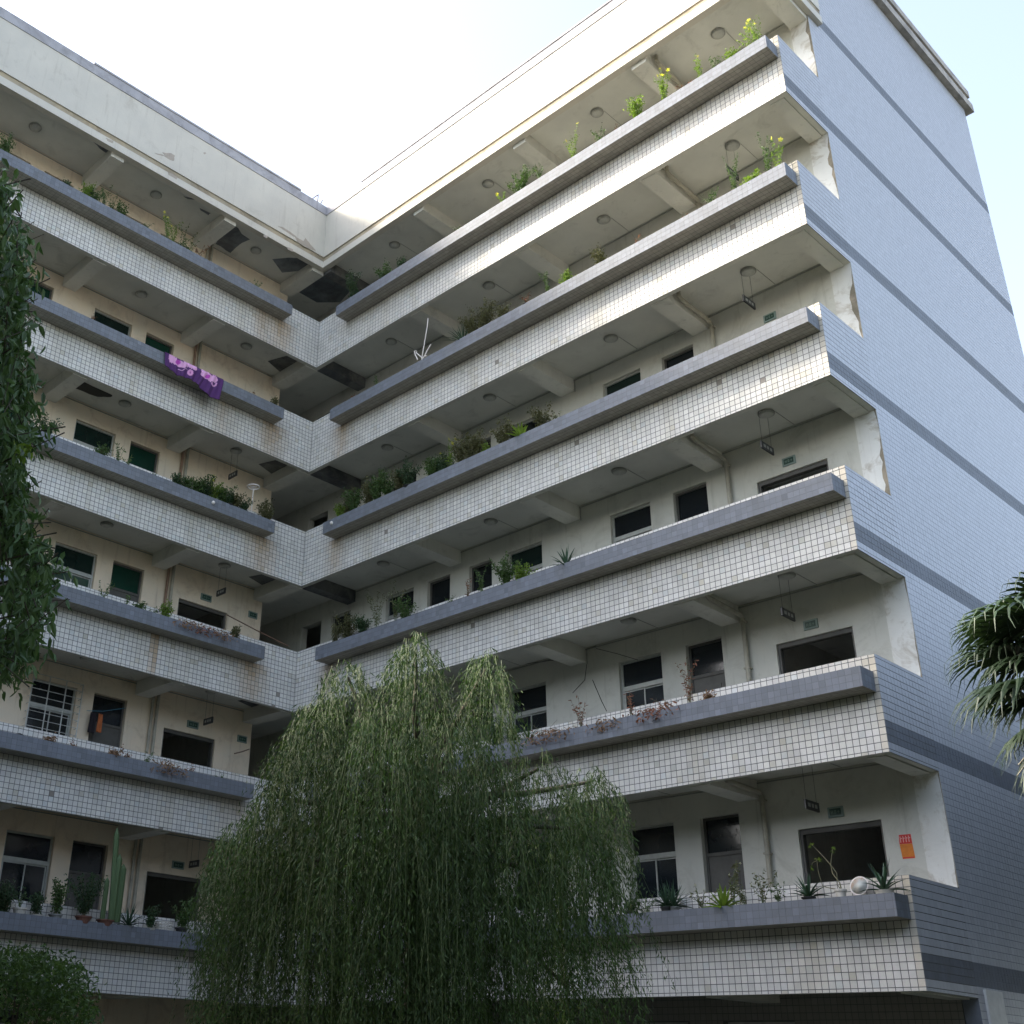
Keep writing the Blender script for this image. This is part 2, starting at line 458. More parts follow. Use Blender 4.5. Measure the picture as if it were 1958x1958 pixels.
# --- planter troughs
PZ0, PZ1, PP = 0.93, 1.25, 0.42
def cslate(seed):
    r_ = np.random.default_rng(seed)
    return lambda u, v: np.ones((len(u), 3)) * (1 + r_.normal(0, 0.07, len(u)))[:, None] * (1 - 0.06 * (r_.random(len(u)) < 0.1))[:, None]
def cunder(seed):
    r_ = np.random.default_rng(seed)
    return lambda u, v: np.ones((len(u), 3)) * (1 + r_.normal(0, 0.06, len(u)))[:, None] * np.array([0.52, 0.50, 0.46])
vr = [(0.002, 0.103), (0.107, 0.211), (0.215, 0.318)]
ur = spans(0.0, PP, 0.105, 0.009)
planters = {}
for k in range(1, 7):
    z0, z1 = ZB[k] + PZ0, ZB[k] + PZ1
    xa, xb = 1.25, L - 0.06
    b = MB(); t = 0.06
    b.box(xa + TT, xb - TT, -PP + TT, -TT, z0 + TT, z0 + t)
    b.box(xa + TT, xb - TT, -PP + TT, -PP + t, z0 + t, z1)
    b.box(xa + TT, xa + t, -PP + t, -TT, z0 + t, z1)
    b.box(xb - t, xb - TT, -PP + t, -TT, z0 + t, z1)
    pb = part(b, 'planter_trough', 'grout')
    cols = spans(xa, xb, P_, 0.0045)
    A = tile_grid(cols, vr, (0, -PP + TT, z0), (1, 0, 0), (0, 0, 1), (0, -1, 0), cslate(k))
    E1 = tile_grid(spans(-PP, -TT, 0.105, 0.007), vr, (xb - TT, 0, z0), (0, 1, 0), (0, 0, 1), (1, 0, 0), cslate(k + 20))
    E2 = tile_grid(spans(-PP, -TT, 0.105, 0.007), vr, (xa + TT, 0, z0), (0, 1, 0), (0, 0, 1), (-1, 0, 0), cslate(k + 30))
    j = join([A, E1, E2]); np_mesh('tile_field', j[0], j[1], 'slate', pb, tint=j[2], kind='stuff')
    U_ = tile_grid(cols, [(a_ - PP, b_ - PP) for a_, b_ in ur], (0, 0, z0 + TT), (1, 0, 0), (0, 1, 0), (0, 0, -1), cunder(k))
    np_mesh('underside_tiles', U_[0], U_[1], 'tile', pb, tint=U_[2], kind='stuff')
    s = MB(); s.box(xa + t, xb - t, -PP + t, -TT - 0.002, z0 + t, z1 - 0.05); s.build('soil', 'soil', pb, kind='stuff')
    planters['R', k] = pb
    ya, yb = YL + 0.2, -1.30
    b = MB()
    b.box(TT, PP - TT, ya + TT, yb - TT, z0 + TT, z0 + t)
    b.box(PP - t, PP - TT, ya + TT, yb - TT, z0 + t, z1)
    b.box(TT, PP - t, yb - t, yb - TT, z0 + t, z1)
    b.box(TT, PP - t, ya + TT, ya + t, z0 + t, z1)
    pb = part(b, 'planter_trough', 'grout')
    cols = spans(ya, yb, P_, 0.0045)
    A = tile_grid(cols, vr, (PP - TT, 0, z0), (0, 1, 0), (0, 0, 1), (1, 0, 0), cslate(k + 7))
    E1 = tile_grid(spans(TT, PP, 0.105, 0.007), vr, (0, yb - TT, z0), (1, 0, 0), (0, 0, 1), (0, 1, 0), cslate(k + 50))
    j = join([A, E1]); np_mesh('tile_field', j[0], j[1], 'slate', pb, tint=j[2], kind='stuff')
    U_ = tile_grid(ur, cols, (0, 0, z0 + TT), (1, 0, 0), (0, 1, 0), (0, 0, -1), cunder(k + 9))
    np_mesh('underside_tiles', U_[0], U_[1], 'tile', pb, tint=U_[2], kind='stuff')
    s = MB(); s.box(TT + 0.002, PP - t, ya + t, yb - t, z0 + t, z1 - 0.05); s.build('soil', 'soil', pb, kind='stuff')
    planters['L', k] = pb

# --- floor slabs / ceilings
for k in range(1, 8):
    zb = ZB[k]
    b = MB(); b.box(-9, L - 0.125 if k < 7 else L - 0.02, 0.121, 11.0, zb + 0.30, zb + 0.40); b.box(-9, -0.121, YL + 0.01, 0.121, zb + 0.30, zb + 0.40)
    part(b, 'floor_slab', 'ceil')
    # beams
    for j, (x0, x1) in enumerate(((-0.10, 0.22), (3.70, 4.08), (7.31, 7.72), (10.96, 11.36), (14.12, L - 0.13 if k < 7 else L - 0.03))):
        b = MB(); b.box(x0, x1, 0.121, D - 0.001, zb - 0.02, zb + 0.299)
        part(b, 'ceiling_beam', 'wet' if (j == 0 and k >= 3) else 'beam')
    for j, (y0, y1) in enumerate(((-0.30, 0.12), (-3.45, -3.06), (-7.02, -6.65), (-10.6, -10.2), (-14.2, -13.8))):
        b = MB(); b.box(-D + 0.001, -0.121, y0, y1, zb - 0.02, zb + 0.299)
        part(b, 'ceiling_beam', 'beam')

# --- gallery walls with their openings; heights are measured from the parapet foot zb
FL = 0.40
WT, DT, OT = 3.10, 3.10, 2.68
def wall_boxes(b, a0, a1, ops, z0, z1, put):
    ops = sorted(ops); x = a0
    for (u0, u1, v0, v1) in ops:
        put(b, x, u0, z0, z1)
        if v0 > z0 + 0.005: put(b, u0, u1, z0, v0)
        put(b, u0, u1, v1, z1)
        x = u1
    put(b, x, a1, z0, z1)
putR = lambda b, u0, u1, z0, z1: b.box(u0, u1, D, D + 0.2, z0, z1)
putL = lambda b, u0, u1, z0, z1: b.box(-D - 0.2, -D, u0, u1, z0, z1)
def fbox(b, wing, u0, u1, d0, d1, z0, z1):
    if wing == 'R': b.box(u0, u1, D + d0, D + d1, z0, z1)
    else: b.box(-D - d1, -D - d0, u0, u1, z0, z1)
def make_window(wing, u0, u1, v0, v1, glass):
    f = MB(); e = 0.045; d0, d1 = 0.07, 0.13
    tz = v0 + (v1 - v0) * 0.70
    fbox(f, wing, u0, u0 + e, d0, d1, v0, v1); fbox(f, wing, u1 - e, u1, d0, d1, v0, v1)
    fbox(f, wing, u0 + e, u1 - e, d0, d1, v0, v0 + e); fbox(f, wing, u0 + e, u1 - e, d0, d1, v1 - e, v1)
    fbox(f, wing, u0 + e, u1 - e, d0 - 0.01, d1, tz - 0.045, tz + 0.045)
    wn = part(f, 'window', 'alu')
    um = (u0 + u1) / 2 + 0.03
    for (a, c, dd) in ((u0 + e, um, 0.085), (um - 0.04, u1 - e, 0.105)):
        s = MB(); q = 0.03
        fbox(s, wing, a, a + q, dd, dd + 0.018, v0 + e, tz - 0.045); fbox(s, wing, c - q, c, dd, dd + 0.018, v0 + e, tz - 0.045)
        fbox(s, wing, a + q, c - q, dd, dd + 0.018, v0 + e, v0 + e + q); fbox(s, wing, a + q, c - q, dd, dd + 0.018, tz - 0.045 - q, tz - 0.045)
        s.build('sash', 'alu', wn)
        s = MB(); fbox(s, wing, a + q, c - q, dd + 0.006, dd + 0.011, v0 + e + q, tz - 0.045 - q); s.build('pane', glass, wn)
    s = MB(); fbox(s, wing, u0 + e, u1 - e, 0.098, 0.103, tz + 0.045, v1 - e); s.build('pane', 'teal_glass' if glass == 'green_glass' else glass, wn)
    s = MB(); fbox(s, wing, u0 - 0.04, u1 + 0.04, -0.05, 0.07, v0 - 0.05, v0 - 0.002); s.build('sill', 'concrete', wn)
    return wn
def make_door(wing, u0, u1, v0, v1, glass):
    f = MB(); e = 0.045; d0, d1 = 0.10, 0.17
    tz = v0 + 2.02
    fbox(f, wing, u0, u0 + e, d0, d1, v0, v1); fbox(f, wing, u1 - e, u1, d0, d1, v0, v1)
    fbox(f, wing, u0 + e, u1 - e, d0, d1, v1 - e, v1); fbox(f, wing, u0 + e, u1 - e, d0, d1, tz, tz + 0.06)
    dr = part(f, 'door', 'door')
    s = MB()
    fbox(s, wing, u0 + e, u1 - e, 0.12, 0.15, v0 + 0.01, tz)
    for a in (0.15, 1.1): fbox(s, wing, u0 + 0.16, u1 - 0.16, 0.108, 0.12, v0 + a, v0 + a + 0.75)
    s.build('door_leaf', 'door', dr)
    s = MB(); fbox(s, wing, u0 + e, u1 - e, 0.13, 0.135, tz + 0.06, v1 - e); s.build('pane', glass, dr)
    return dr
RW = [(8.53, 9.56), (5.58, 6.61), (1.42, 2.44)]
RD = [(10.13, 10.93), (4.35, 5.08), (2.93, 3.71), (-2.0, -1.15)]
RO = [(12.03, 13.50)]
LW = [(-6.04, -4.93), (-9.55, -8.45), (-13.0, -11.9)]
LD = [(-4.49, -3.62), (-8.05, -7.21), (-11.5, -10.75)]
LO = [(-2.56, -1.07)]
for k in range(1, 7):
    zb = ZB[k]; z0, z1 = zb + FL + 0.001, ZB[k + 1] + 0.299
    sill = zb + 1.22
    b = MB()
    ops = [(a, c, sill, zb + WT) for a, c in RW] + [(a, c, z0, zb + DT) for a, c in RD] + [(a, c, z0, zb + OT) for a, c in RO] + [(-0.75, 0.05, sill, zb + WT)]
    wall_boxes(b, -5.0, L - 0.125, ops, z0, z1, putR)
    part(b, 'gallery_wall', 'wall_r')
    b = MB()
    ops = [(a, c, sill, zb + WT) for a, c in LW] + [(a, c, z0, zb + DT) for a, c in LD] + [(a, c, z0, zb + OT) for a, c in LO]
    wall_boxes(b, YL + 0.01, 0.0, ops, z0, z1, putL)
    part(b, 'gallery_wall', 'wall_l')
    # the jamb pier at the street end of the right gallery
    b = MB(); b.box(14.12, L - TT - 0.001, D - 0.012, D - 0.0005, z0, ZB[k + 1] + (0.0 if k < 6 else 0.2))
    part(b, 'end_pier', 'jamb')
    for i, (a, c) in enumerate(RW + [(-0.75, 0.05)]): make_window('R', a, c, sill, zb + WT, 'glass' if (i + k) % 4 else 'teal_glass')
    for i, (a, c) in enumerate(RD[:3]): make_door('R', a, c, z0, zb + DT, 'glass')
    for i, (a, c) in enumerate(LW): make_window('L', a, c, sill, zb + WT, 'green_glass' if k >= 3 else 'glass')
    for i, (a, c) in enumerate(LD): make_door('L', a, c, z0, zb + DT, 'green_glass' if k in (3, 4, 5) else 'glass')
    for wing, (a, c) in (('R', RO[0]), ('L', LO[0])):
        f = MB(); e = 0.05
        fbox(f, wing, a, a + e, 0.05, 0.16, z0, zb + OT); fbox(f, wing, c - e, c, 0.05, 0.16, z0, zb + OT); fbox(f, wing, a + e, c - e, 0.05, 0.16, zb + OT - 0.08, zb + OT)
        part(f, 'door_frame', 'door')
# interior partitions, back walls, stair core
b = MB()
b.box(-9.2, -9.0, YL, 11.15, GZ, 25.4); b.box(-9.0, L - 0.26, 11.0, 11.15, GZ, 25.4); b.box(-9.0, -0.0, YL - 0.15, YL, GZ, 25.4)
part(b, 'back_wall', 'wall_r')
for k in range(1, 7):
    z0, z1 = ZB[k] + FL + 0.001, ZB[k + 1] + 0.299
    for bx in [(3.8, 3.95, D + 0.2, 11.0), (11.1, 11.25, D + 0.2, 11.0), (-9.0, -D - 0.2, -3.3, -3.15), (-9.0, -D - 0.2, -10.3, -10.15), (-9.0, -D - 0.2, 0.0, 0.12), (-5.1, -5.0, 0.121, D)]:
        b = MB(); b.box(*bx, z0, z1); part(b, 'partition_wall', 'wall_r')

# --- street end wall: tiled, with a grey-blue band at each storey and a cornice
b = MB(); b.box(L - 0.24, L - TT, D, 11.15, GZ, 27.0)
ew = part(b, 'end_wall', 'grout_end')
ycols = spans(D, 11.15, P_, 0.0035)
allr = []
z = 3.35 - P_ * 26
while z < 27.0:
    if z > GZ: allr.append((z + 0.0035, min(z + P_, 27.0) - 0.0035))
    z += P_
def is_band(r_):
    m = (r_[0] + r_[1]) / 2
    return any(ZB[k] + 0.155 < m < ZB[k] + 0.495 for k in range(1, 8))
def cew(seed):
    r_ = np.random.default_rng(seed)
    def f(u, v):
        n = len(u); c = np.ones((n, 3)) * (1 + r_.normal(0, 0.03, n))[:, None]
        return c
    return f
OW = (L - TT, 0, 0)
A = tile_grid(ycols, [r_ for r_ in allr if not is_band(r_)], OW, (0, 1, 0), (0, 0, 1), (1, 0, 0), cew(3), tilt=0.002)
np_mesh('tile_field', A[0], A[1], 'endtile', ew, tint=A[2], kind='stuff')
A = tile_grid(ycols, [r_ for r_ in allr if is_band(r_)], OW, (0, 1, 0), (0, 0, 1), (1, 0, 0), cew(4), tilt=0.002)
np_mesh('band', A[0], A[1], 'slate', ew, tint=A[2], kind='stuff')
b = MB(); b.box(L - 0.001, L + 0.035, 1.86, 2.46, GZ, 3.43); part(b, 'white_pilaster', 'white')
b = MB()
b.box(L - 0.3, L + 0.16, 2.3, 11.45, 27.0, 27.28)
b.box(L - 0.3, L + 0.08, 2.3, 11.30, 27.28, 27.50)
b.box(L - 0.3, L + 0.15, 2.3, 11.38, 27.50, 27.74)
part(b, 'cornice', 'cornice')
b = MB(); b.box(11.5, L - 0.3, 2.4, 11.15, 23.52, 27.88); part(b, 'stair_head', 'fascia')
# --- roof slab and fascia
def profile(name, mat, z0, z1, o, inner=0.12, z1l=None):
    """fascia band: outer offset o beyond the parapet plane"""
    b = MB()
    b.box(o, L + 0.08, -o, inner, z0, z1)
    b.box(L - 0.12, L + 0.08 + o * 0.5, inner, 2.1, z0, z1)
    b.box(-inner, o, YL, inner, z0, z1)
    return part(b, name, mat)
profile('fascia_lip', 'fascia', 23.19, 23.41, 0.055)
profile('fascia_groove', 'groove', 23.41, 23.60, 0.0)
profile('fascia', 'fascia', 23.60, 25.14, 0.035)
profile('fascia_cap', 'cap', 25.14, 25.44, 0.055, 0.25)
b = MB()
y0 = on(178, 124, 0, 0)[1]; y1 = on(573, 366, 0, 0)[1]
b.box(-0.28, 0.075, y0, y1, 25.441, 25.50)
x0 = on(694, 350, 1, 0)[0]
b.box(x0, L, -0.075, 0.28, 25.441, 25.50)
part(b, 'coping', 'cap')

# --- ground floor
b = MB(); zt = 3.599
ops = [(a, c, 1.9, 3.0) for a, c in ((8.53, 9.56), (5.58, 6.61), (10.3, 11.6))] + [(12.2, 13.3, GZ, 2.9)]
wall_boxes(b, -5.0, L - 0.25, ops, GZ, zt, putR)
gw = part(b, 'ground_floor_wall', 'grout')
def in_op(u, v): return any(a - 0.02 < u < c + 0.02 and p - 0.02 < v < q_ + 0.02 for a, c, p, q_ in ops)
gc = spans(3.0, L - 0.25, P_, 0.008); gr = spans(GZ, zt, P_, 0.010, start=3.35 - P_ * 26)
sk = lambda A, B: np.array([in_op(gc[i][0] / 2 + gc[i][1] / 2, gr[j][0] / 2 + gr[j][1] / 2) for i, j in zip(A, B)])
A = tile_grid(gc, gr, (0, D, 0), (1, 0, 0), (0, 0, 1), (0, -1, 0), cew(9), sk)
np_mesh('tile_field', A[0], A[1], 'darktile', gw, tint=A[2], kind='stuff')
for a, c in ((8.53, 9.56), (5.58, 6.61), (10.3, 11.6)): make_window('R', a, c, 1.9, 3.0, 'glass')
b = MB(); wall_boxes(b, YL, 0.0, [(-6.04, -4.9, 1.9, 3.0), (-9.5, -8.4, 1.9, 3.0)], GZ, zt, putL); part(b, 'ground_floor_wall', 'wall_l')
for a, c in ((-6.04, -4.9), (-9.5, -8.4)): make_window('L', a, c, 1.9, 3.0, 'glass')
# --- pipes, conduits
MT['rust'] = flat('rusty_iron', (0.16, 0.08, 0.05), 0.8, var=0.4, scale=9)
for k in range(1, 7):
    zc = ZB[k + 1] + 0.30
    b = MB()
    pts = [(11.46, 0.42, zc - 0.02), (11.46, 0.42, zc - 0.16), (11.46, 0.50, zc - 0.20), (11.46, 1.50, zc - 0.24), (11.46, 1.575, zc - 0.30), (11.46, 1.575, ZB[k] + FL)]
    b.tube(pts, 0.045, 10)
    for z in (0.35, 1.25, 2.2): b.box(11.40, 11.52, 1.53, 1.649, zc - z - 0.03, zc - z)
    part(b, 'drainpipe', 'pipe', smooth=False)
    b = MB(); b.tube([(-1.585, -2.98, zc - 0.01), (-1.585, -2.98, ZB[k] + FL)], 0.035, 8); part(b, 'drainpipe', 'pipe_l' if k in (3, 4, 5) else 'pipe')
    b = MB(); b.tube([(-1.59, -2.84, zc - 0.01), (-1.59, -2.84, ZB[k] + FL)], 0.04, 8); part(b, 'drainpipe', 'pipe')
    # conduit along the foot of the ceiling and up to each lamp
    b = MB()
    b.box(0.25, 14.1, D - 0.016, D - 0.001, zc - 0.055, zc - 0.035)
    b.box(7.74, 7.755, D - 0.016, D - 0.001, zc - 0.36, zc - 0.056)
    for x in (12.82, 9.40, 5.78, 2.15): b.box(x + 0.14, x + 0.149, 0.95, D - 0.017, zc - 0.010, zc - 0.001)
    part(b, 'wiring_conduit', 'lamp')
    b = MB()
    b.box(-D + 0.001, -D + 0.016, -14.0, -0.3, zc - 0.055, zc - 0.035)
    part(b, 'wiring_conduit', 'lamp')

# --- peeled paint: shallow irregular patches of bare concrete
def patch(pts, ax, v, n, mat, name='peeled_patch', th=0.004):
    P = [on(x, y, ax, v) for x, y in pts]
    c = sum(P) / len(P)
    out = []
    for i, p in enumerate(P):
        q = P[(i + 1) % len(P)]
        for f in (0, 0.33, 0.66):
            m = p + (q - p) * f
            out.append(c + (m - c) * (1 + random.uniform(-0.09, 0.09)))
    for p in out: p[ax] = v
    b = MB(); b.prism(out, np.array(n) * th); return part(b, name, mat)
S7 = 700 / 1932
def zc1(l, ox=0, oy=0, s=S7): return [(ox + s * x, oy + s * y) for x, y in l]
for pl in ([(860, 806), (905, 808), (921, 822), (919, 850), (897, 845), (870, 826)], [(818, 808), (866, 818), (864, 824), (830, 816)],
           [(1468, 1194), (1490, 1197), (1535, 1225), (1570, 1255), (1548, 1247), (1500, 1215)], [(1560, 1250), (1600, 1272), (1612, 1258), (1640, 1290), (1664, 1322), (1600, 1300), (1570, 1275)],
           [(1073, 806), (1083, 803), (1088, 810), (1078, 814)]):
    patch(zc1(pl), 0, 0.035, (1, 0, 0), 'concrete')
for pl in ([(1515, 1303), (1548, 1316), (1546, 1330), (1516, 1316)], [(1390, 1238), (1412, 1246), (1410, 1258), (1390, 1248)], [(884, 905), (905, 915), (940, 938), (930, 946), (890, 922)], [(560, 728), (600, 745), (596, 756), (566, 742)]):
    patch(zc1(pl), 0, 0.055, (1, 0, 0), 'concrete')
MT['spall'] = plaster('spalled_ceiling', (0.15, 0.17, 0.19), (0.21, 0.22, 0.23), (0.04, 0.045, 0.05), 0.6, 0.4, 0.6, drip=0)
zc7 = 23.396
for pl in ([(488, 740), (540, 762), (680, 838), (620, 830), (560, 806), (520, 778)], [(1140, 1285), (1150, 1240), (1180, 1185), (1225, 1180), (1310, 1262), (1215, 1330)],
           [(1050, 1095), (1110, 1125), (1100, 1135), (1060, 1110)], [(965, 1035), (1010, 1045), (1040, 1055), (990, 1050)]):
    patch(zc1(pl), 2, zc7, (0, 0, -1), 'spall')
b = MB(); b.prism([(-1.60, 0.2, zc7), (-1.3, 0.14, zc7), (-0.13, 0.14, zc7), (-0.12, 1.2, zc7), (-0.5, 1.45, zc7), (-1.1, 1.60, zc7), (-1.62, 1.1, zc7)], (0, 0, -0.004)); part(b, 'peeled_patch', 'spall')
b = MB(); b.prism([(-0.9, -1.2, zc7), (-0.5, -0.9, zc7), (-0.14, -0.5, zc7), (-0.14, -0.31, zc7), (-0.8, -0.31, zc7), (-1.2, -0.6, zc7)], (0, 0, -0.004)); part(b, 'peeled_patch', 'spall')
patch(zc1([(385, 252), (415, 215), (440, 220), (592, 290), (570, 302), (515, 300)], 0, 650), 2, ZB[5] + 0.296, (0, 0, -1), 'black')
for k in range(2, 7):
    zc = ZB[k + 1] + 0.296 if k < 6 else zc7
    if k < 6:
        b = MB(); b.prism([(-1.1, -0.9, zc), (-0.5, -0.7, zc), (-0.14, -0.5, zc), (-0.14, -0.31, zc), (-1.3, -0.31, zc)], (0, 0, -0.003)); part(b, 'damp_patch', 'wet')
# stain-darkened plaster edges on the street-end pier
MT['stain'] = plaster('stained_plaster', (0.36, 0.30, 0.22), (0.26, 0.23, 0.18), (0.10, 0.09, 0.06), 0.7, 0.4, 0.6)
for k in range(1, 7):
    r_ = random.Random(k * 5 + 1)
    z0, z1 = ZB[k] + HP - 0.2, ZB[k + 1] + 0.1
    amt = {1: 0.02, 2: 0.035, 3: 0.16, 4: 0.18, 5: 0.11, 6: 0.13}[k]
    pts = [(L - TT - 0.001, D - 0.0125, z0)]; pts.append((L - TT - 0.001, D - 0.0125, z1))
    nn = 14
    for i in range(nn + 1):
        f = i / nn
        pts.append((L - 0.006 - amt * (0.25 + r_.random() * 0.75) * (0.5 + 0.5 * math.sin(f * 7 + k)), D - 0.0125, z1 + (z0 - z1) * f))
    b = MB(); b.prism(pts, (0, -0.002, 0)); part(b, 'peeled_patch', 'stain')

# ================================================================== THINGS ON THE BUILDING
LV = {6: 'top-floor', 5: 'fifth-floor', 4: 'fourth-floor', 3: 'third-floor', 2: 'second-floor', 1: 'first-floor'}
ORD = ['first', 'second', 'third', 'fourth', 'fifth', 'sixth', 'seventh', 'eighth', 'ninth', 'tenth', 'eleventh', 'twelfth', 'thirteenth', 'fourteenth', 'fifteenth', 'sixteenth', 'seventeenth', 'eighteenth', 'nineteenth']
# ceiling lamps
def lamp(x, y, z, label):
    t = thing('ceiling_lamp', label, 'ceiling lamp', (x, y, z), 'round lamps on the gallery ceilings')
    b = MB(); b.lathe((x, y, z - 0.045), [(0.15, 0.0), (0.16, 0.012), (0.16, 0.03), (0.13, 0.044)], 20); b.build('lamp_base', 'lamp', t, smooth=False)
    b = MB(); b.lathe((x, y, z - 0.085), [(0.03, 0.0), (0.09, 0.008), (0.125, 0.024), (0.135, 0.039)], 20); b.build('lamp_shade', 'lamp_in', t, smooth=True)
for k in range(1, 7):
    zc = ZB[k + 1] + 0.30
    for i, x in enumerate((12.82, 9.40, 5.78, 2.15)): lamp(x, 0.86, zc, f'round grey lamp on the {LV[k]} right gallery ceiling, {ORD[i]} from the street end')
    for i, y in enumerate((-1.80, -5.20, -8.80, -12.4)): lamp(-0.90, y, zc, f'round grey lamp on the {LV[k]} left gallery ceiling, {ORD[i]} from the inner corner')
# exit signs and hanging boards
MT['sign_edge'] = flat('sign_frame', (0.22, 0.29, 0.265), 0.5, var=0.15)
MT['sign_green'] = flat('sign_green', (0.012, 0.055, 0.04), 0.35, var=0.15)
MT['sign_mark'] = flat('sign_mark', (0.16, 0.24, 0.20), 0.5, var=0.1)
def exit_sign(wing, u0, u1, z0, z1, label):
    c = ((u0 + u1) / 2, D - 0.02, z0) if wing == 'R' else (-D + 0.02, (u0 + u1) / 2, z0)
    t = thing('exit_sign', label, 'exit sign', c, 'green exit signs on the gallery walls')
    b = MB(); fbox(b, wing, u0, u1, -0.03, -0.001, z0, z1); b.build('casing', 'sign_edge', t)
    b = MB(); fbox(b, wing, u0 + 0.035, u1 - 0.035, -0.033, -0.03, z0 + 0.03, z1 - 0.03); b.build('panel', 'sign_green', t)
    b = MB(); w_ = (u1 - u0)
    def m(a, c, p, q): fbox(b, wing, u0 + a * w_, u0 + c * w_, -0.035, -0.033, z0 + p * (z1 - z0), z0 + q * (z1 - z0))
    m(0.22, 0.26, 0.32, 0.66); m(0.22, 0.36, 0.46, 0.52); m(0.32, 0.36, 0.34, 0.64)
    m(0.44, 0.48, 0.34, 0.66); m(0.44, 0.56, 0.60, 0.66); m(0.44, 0.56, 0.34, 0.40); m(0.52, 0.56, 0.40, 0.60)
    m(0.64, 0.78, 0.47, 0.53); m(0.70, 0.73, 0.36, 0.64)
    b.build('mark', 'sign_mark', t)
for k in range(1, 5): exit_sign('R', 12.62, 12.89, ZB[k] + 2.80, ZB[k] + 2.97, f'small green exit sign over the {LV[k]} stair opening, right gallery')
for k in (1, 2, 3): exit_sign('L', -1.93, -1.61, ZB[k] + 2.82, ZB[k] + 2.99, f'small exit sign over the wide {LV[k]} opening, left gallery')
for k in (1, 2, 3): exit_sign('L', -0.42, -0.14, ZB[k] + 2.76, ZB[k] + 2.93, f'green exit sign at the {LV[k]} corner end of the left gallery wall')
def hang_board(wing, k, label):
    zc = ZB[k + 1] + 0.30; z0, z1 = ZB[k] + 2.79, ZB[k] + 2.94
    if wing == 'R': c = (12.75, 0.86, z0); bx = (12.735, 12.765, 0.65, 1.08); rods = [(12.75, 0.70), (12.75, 1.03)]
    else: c = (-0.93, -1.8, z0); bx = (-1.12, -0.75, -1.815, -1.785); rods = [(-1.08, -1.8), (-0.79, -1.8)]
    t = thing('hanging_sign', label, 'sign', c, 'dark sign boards hanging in the galleries')
    b = MB(); b.box(*bx, z0, z1); b.build('board', 'black', t)
    for x, y in rods:
        b = MB(); b.tube([(x, y, z1), (x, y, zc)], 0.003, 5); b.build('rod', 'black', t)
    b = MB()
    if wing == 'R':
        for a, c_ in ((0.72, 0.80), (0.84, 0.90), (0.94, 1.01)): b.box(12.765, 12.767, a, c_, z0 + 0.045, z1 - 0.045)
    else:
        for a, c_ in ((-1.06, -1.0), (-0.96, -0.90), (-0.87, -0.81)): b.box(a, c_, -1.817, -1.815, z0 + 0.045, z1 - 0.045)
    b.build('mark', 'lamp', t)
for k in range(1, 6): hang_board('R', k, f'dark sign board hanging crosswise in the {LV[k]} right gallery')
for k in (1, 2, 3, 4): hang_board('L', k, f'dark sign board hanging crosswise in the {LV[k]} left gallery')
# poster
t = thing('poster', 'red and orange paper poster on the first-floor wall near the street end', 'poster', (13.83, D - 0.01, 8.0 - 2.7))
MT['p_red'] = flat('poster_red', (0.55, 0.035, 0.03), 0.7, var=0.1); MT['p_or'] = flat('poster_orange', (0.66, 0.20, 0.02), 0.7, var=0.25, scale=14); MT['p_pk'] = flat('poster_pink', (0.70, 0.36, 0.34), 0.7, var=0.1)
px0, px1 = 13.74, 13.945
b = MB(); b.prism([(px0, D - 0.001, 5.565), (px1, D - 0.001, 5.555), (px1 - 0.005, D - 0.001, 5.70), (px0 + 0.01, D - 0.001, 5.705)], (0, -0.004, 0)); b.build('red_sheet', 'p_red', t)
b = MB(); b.prism([(px0 + 0.015, D - 0.001, 5.335), (px1 + 0.01, D - 0.001, 5.33), (px1, D - 0.001, 5.553), (px0, D - 0.001, 5.563)], (0, -0.003, 0)); b.build('orange_sheet', 'p_or', t)
b = MB()
for a in (0.0, 0.045, 0.09, 0.135):
    b.box(px0 + 0.02 + a, px0 + 0.032 + a, D - 0.007, D - 0.005, 5.585, 5.68)
    b.box(px0 + 0.02 + a, px0 + 0.052 + a, D - 0.007, D - 0.005, 5.64, 5.655)
b.build('lettering', 'p_pk', t)
b = MB(); b.prism([(px0 + 0.02, D - 0.004, 5.34), (px1, D - 0.004, 5.335), (px1, D - 0.004, 5.355), (px0 + 0.02, D - 0.004, 5.36)], (0, -0.002, 0)); b.build('red_edge', 'p_red', t)

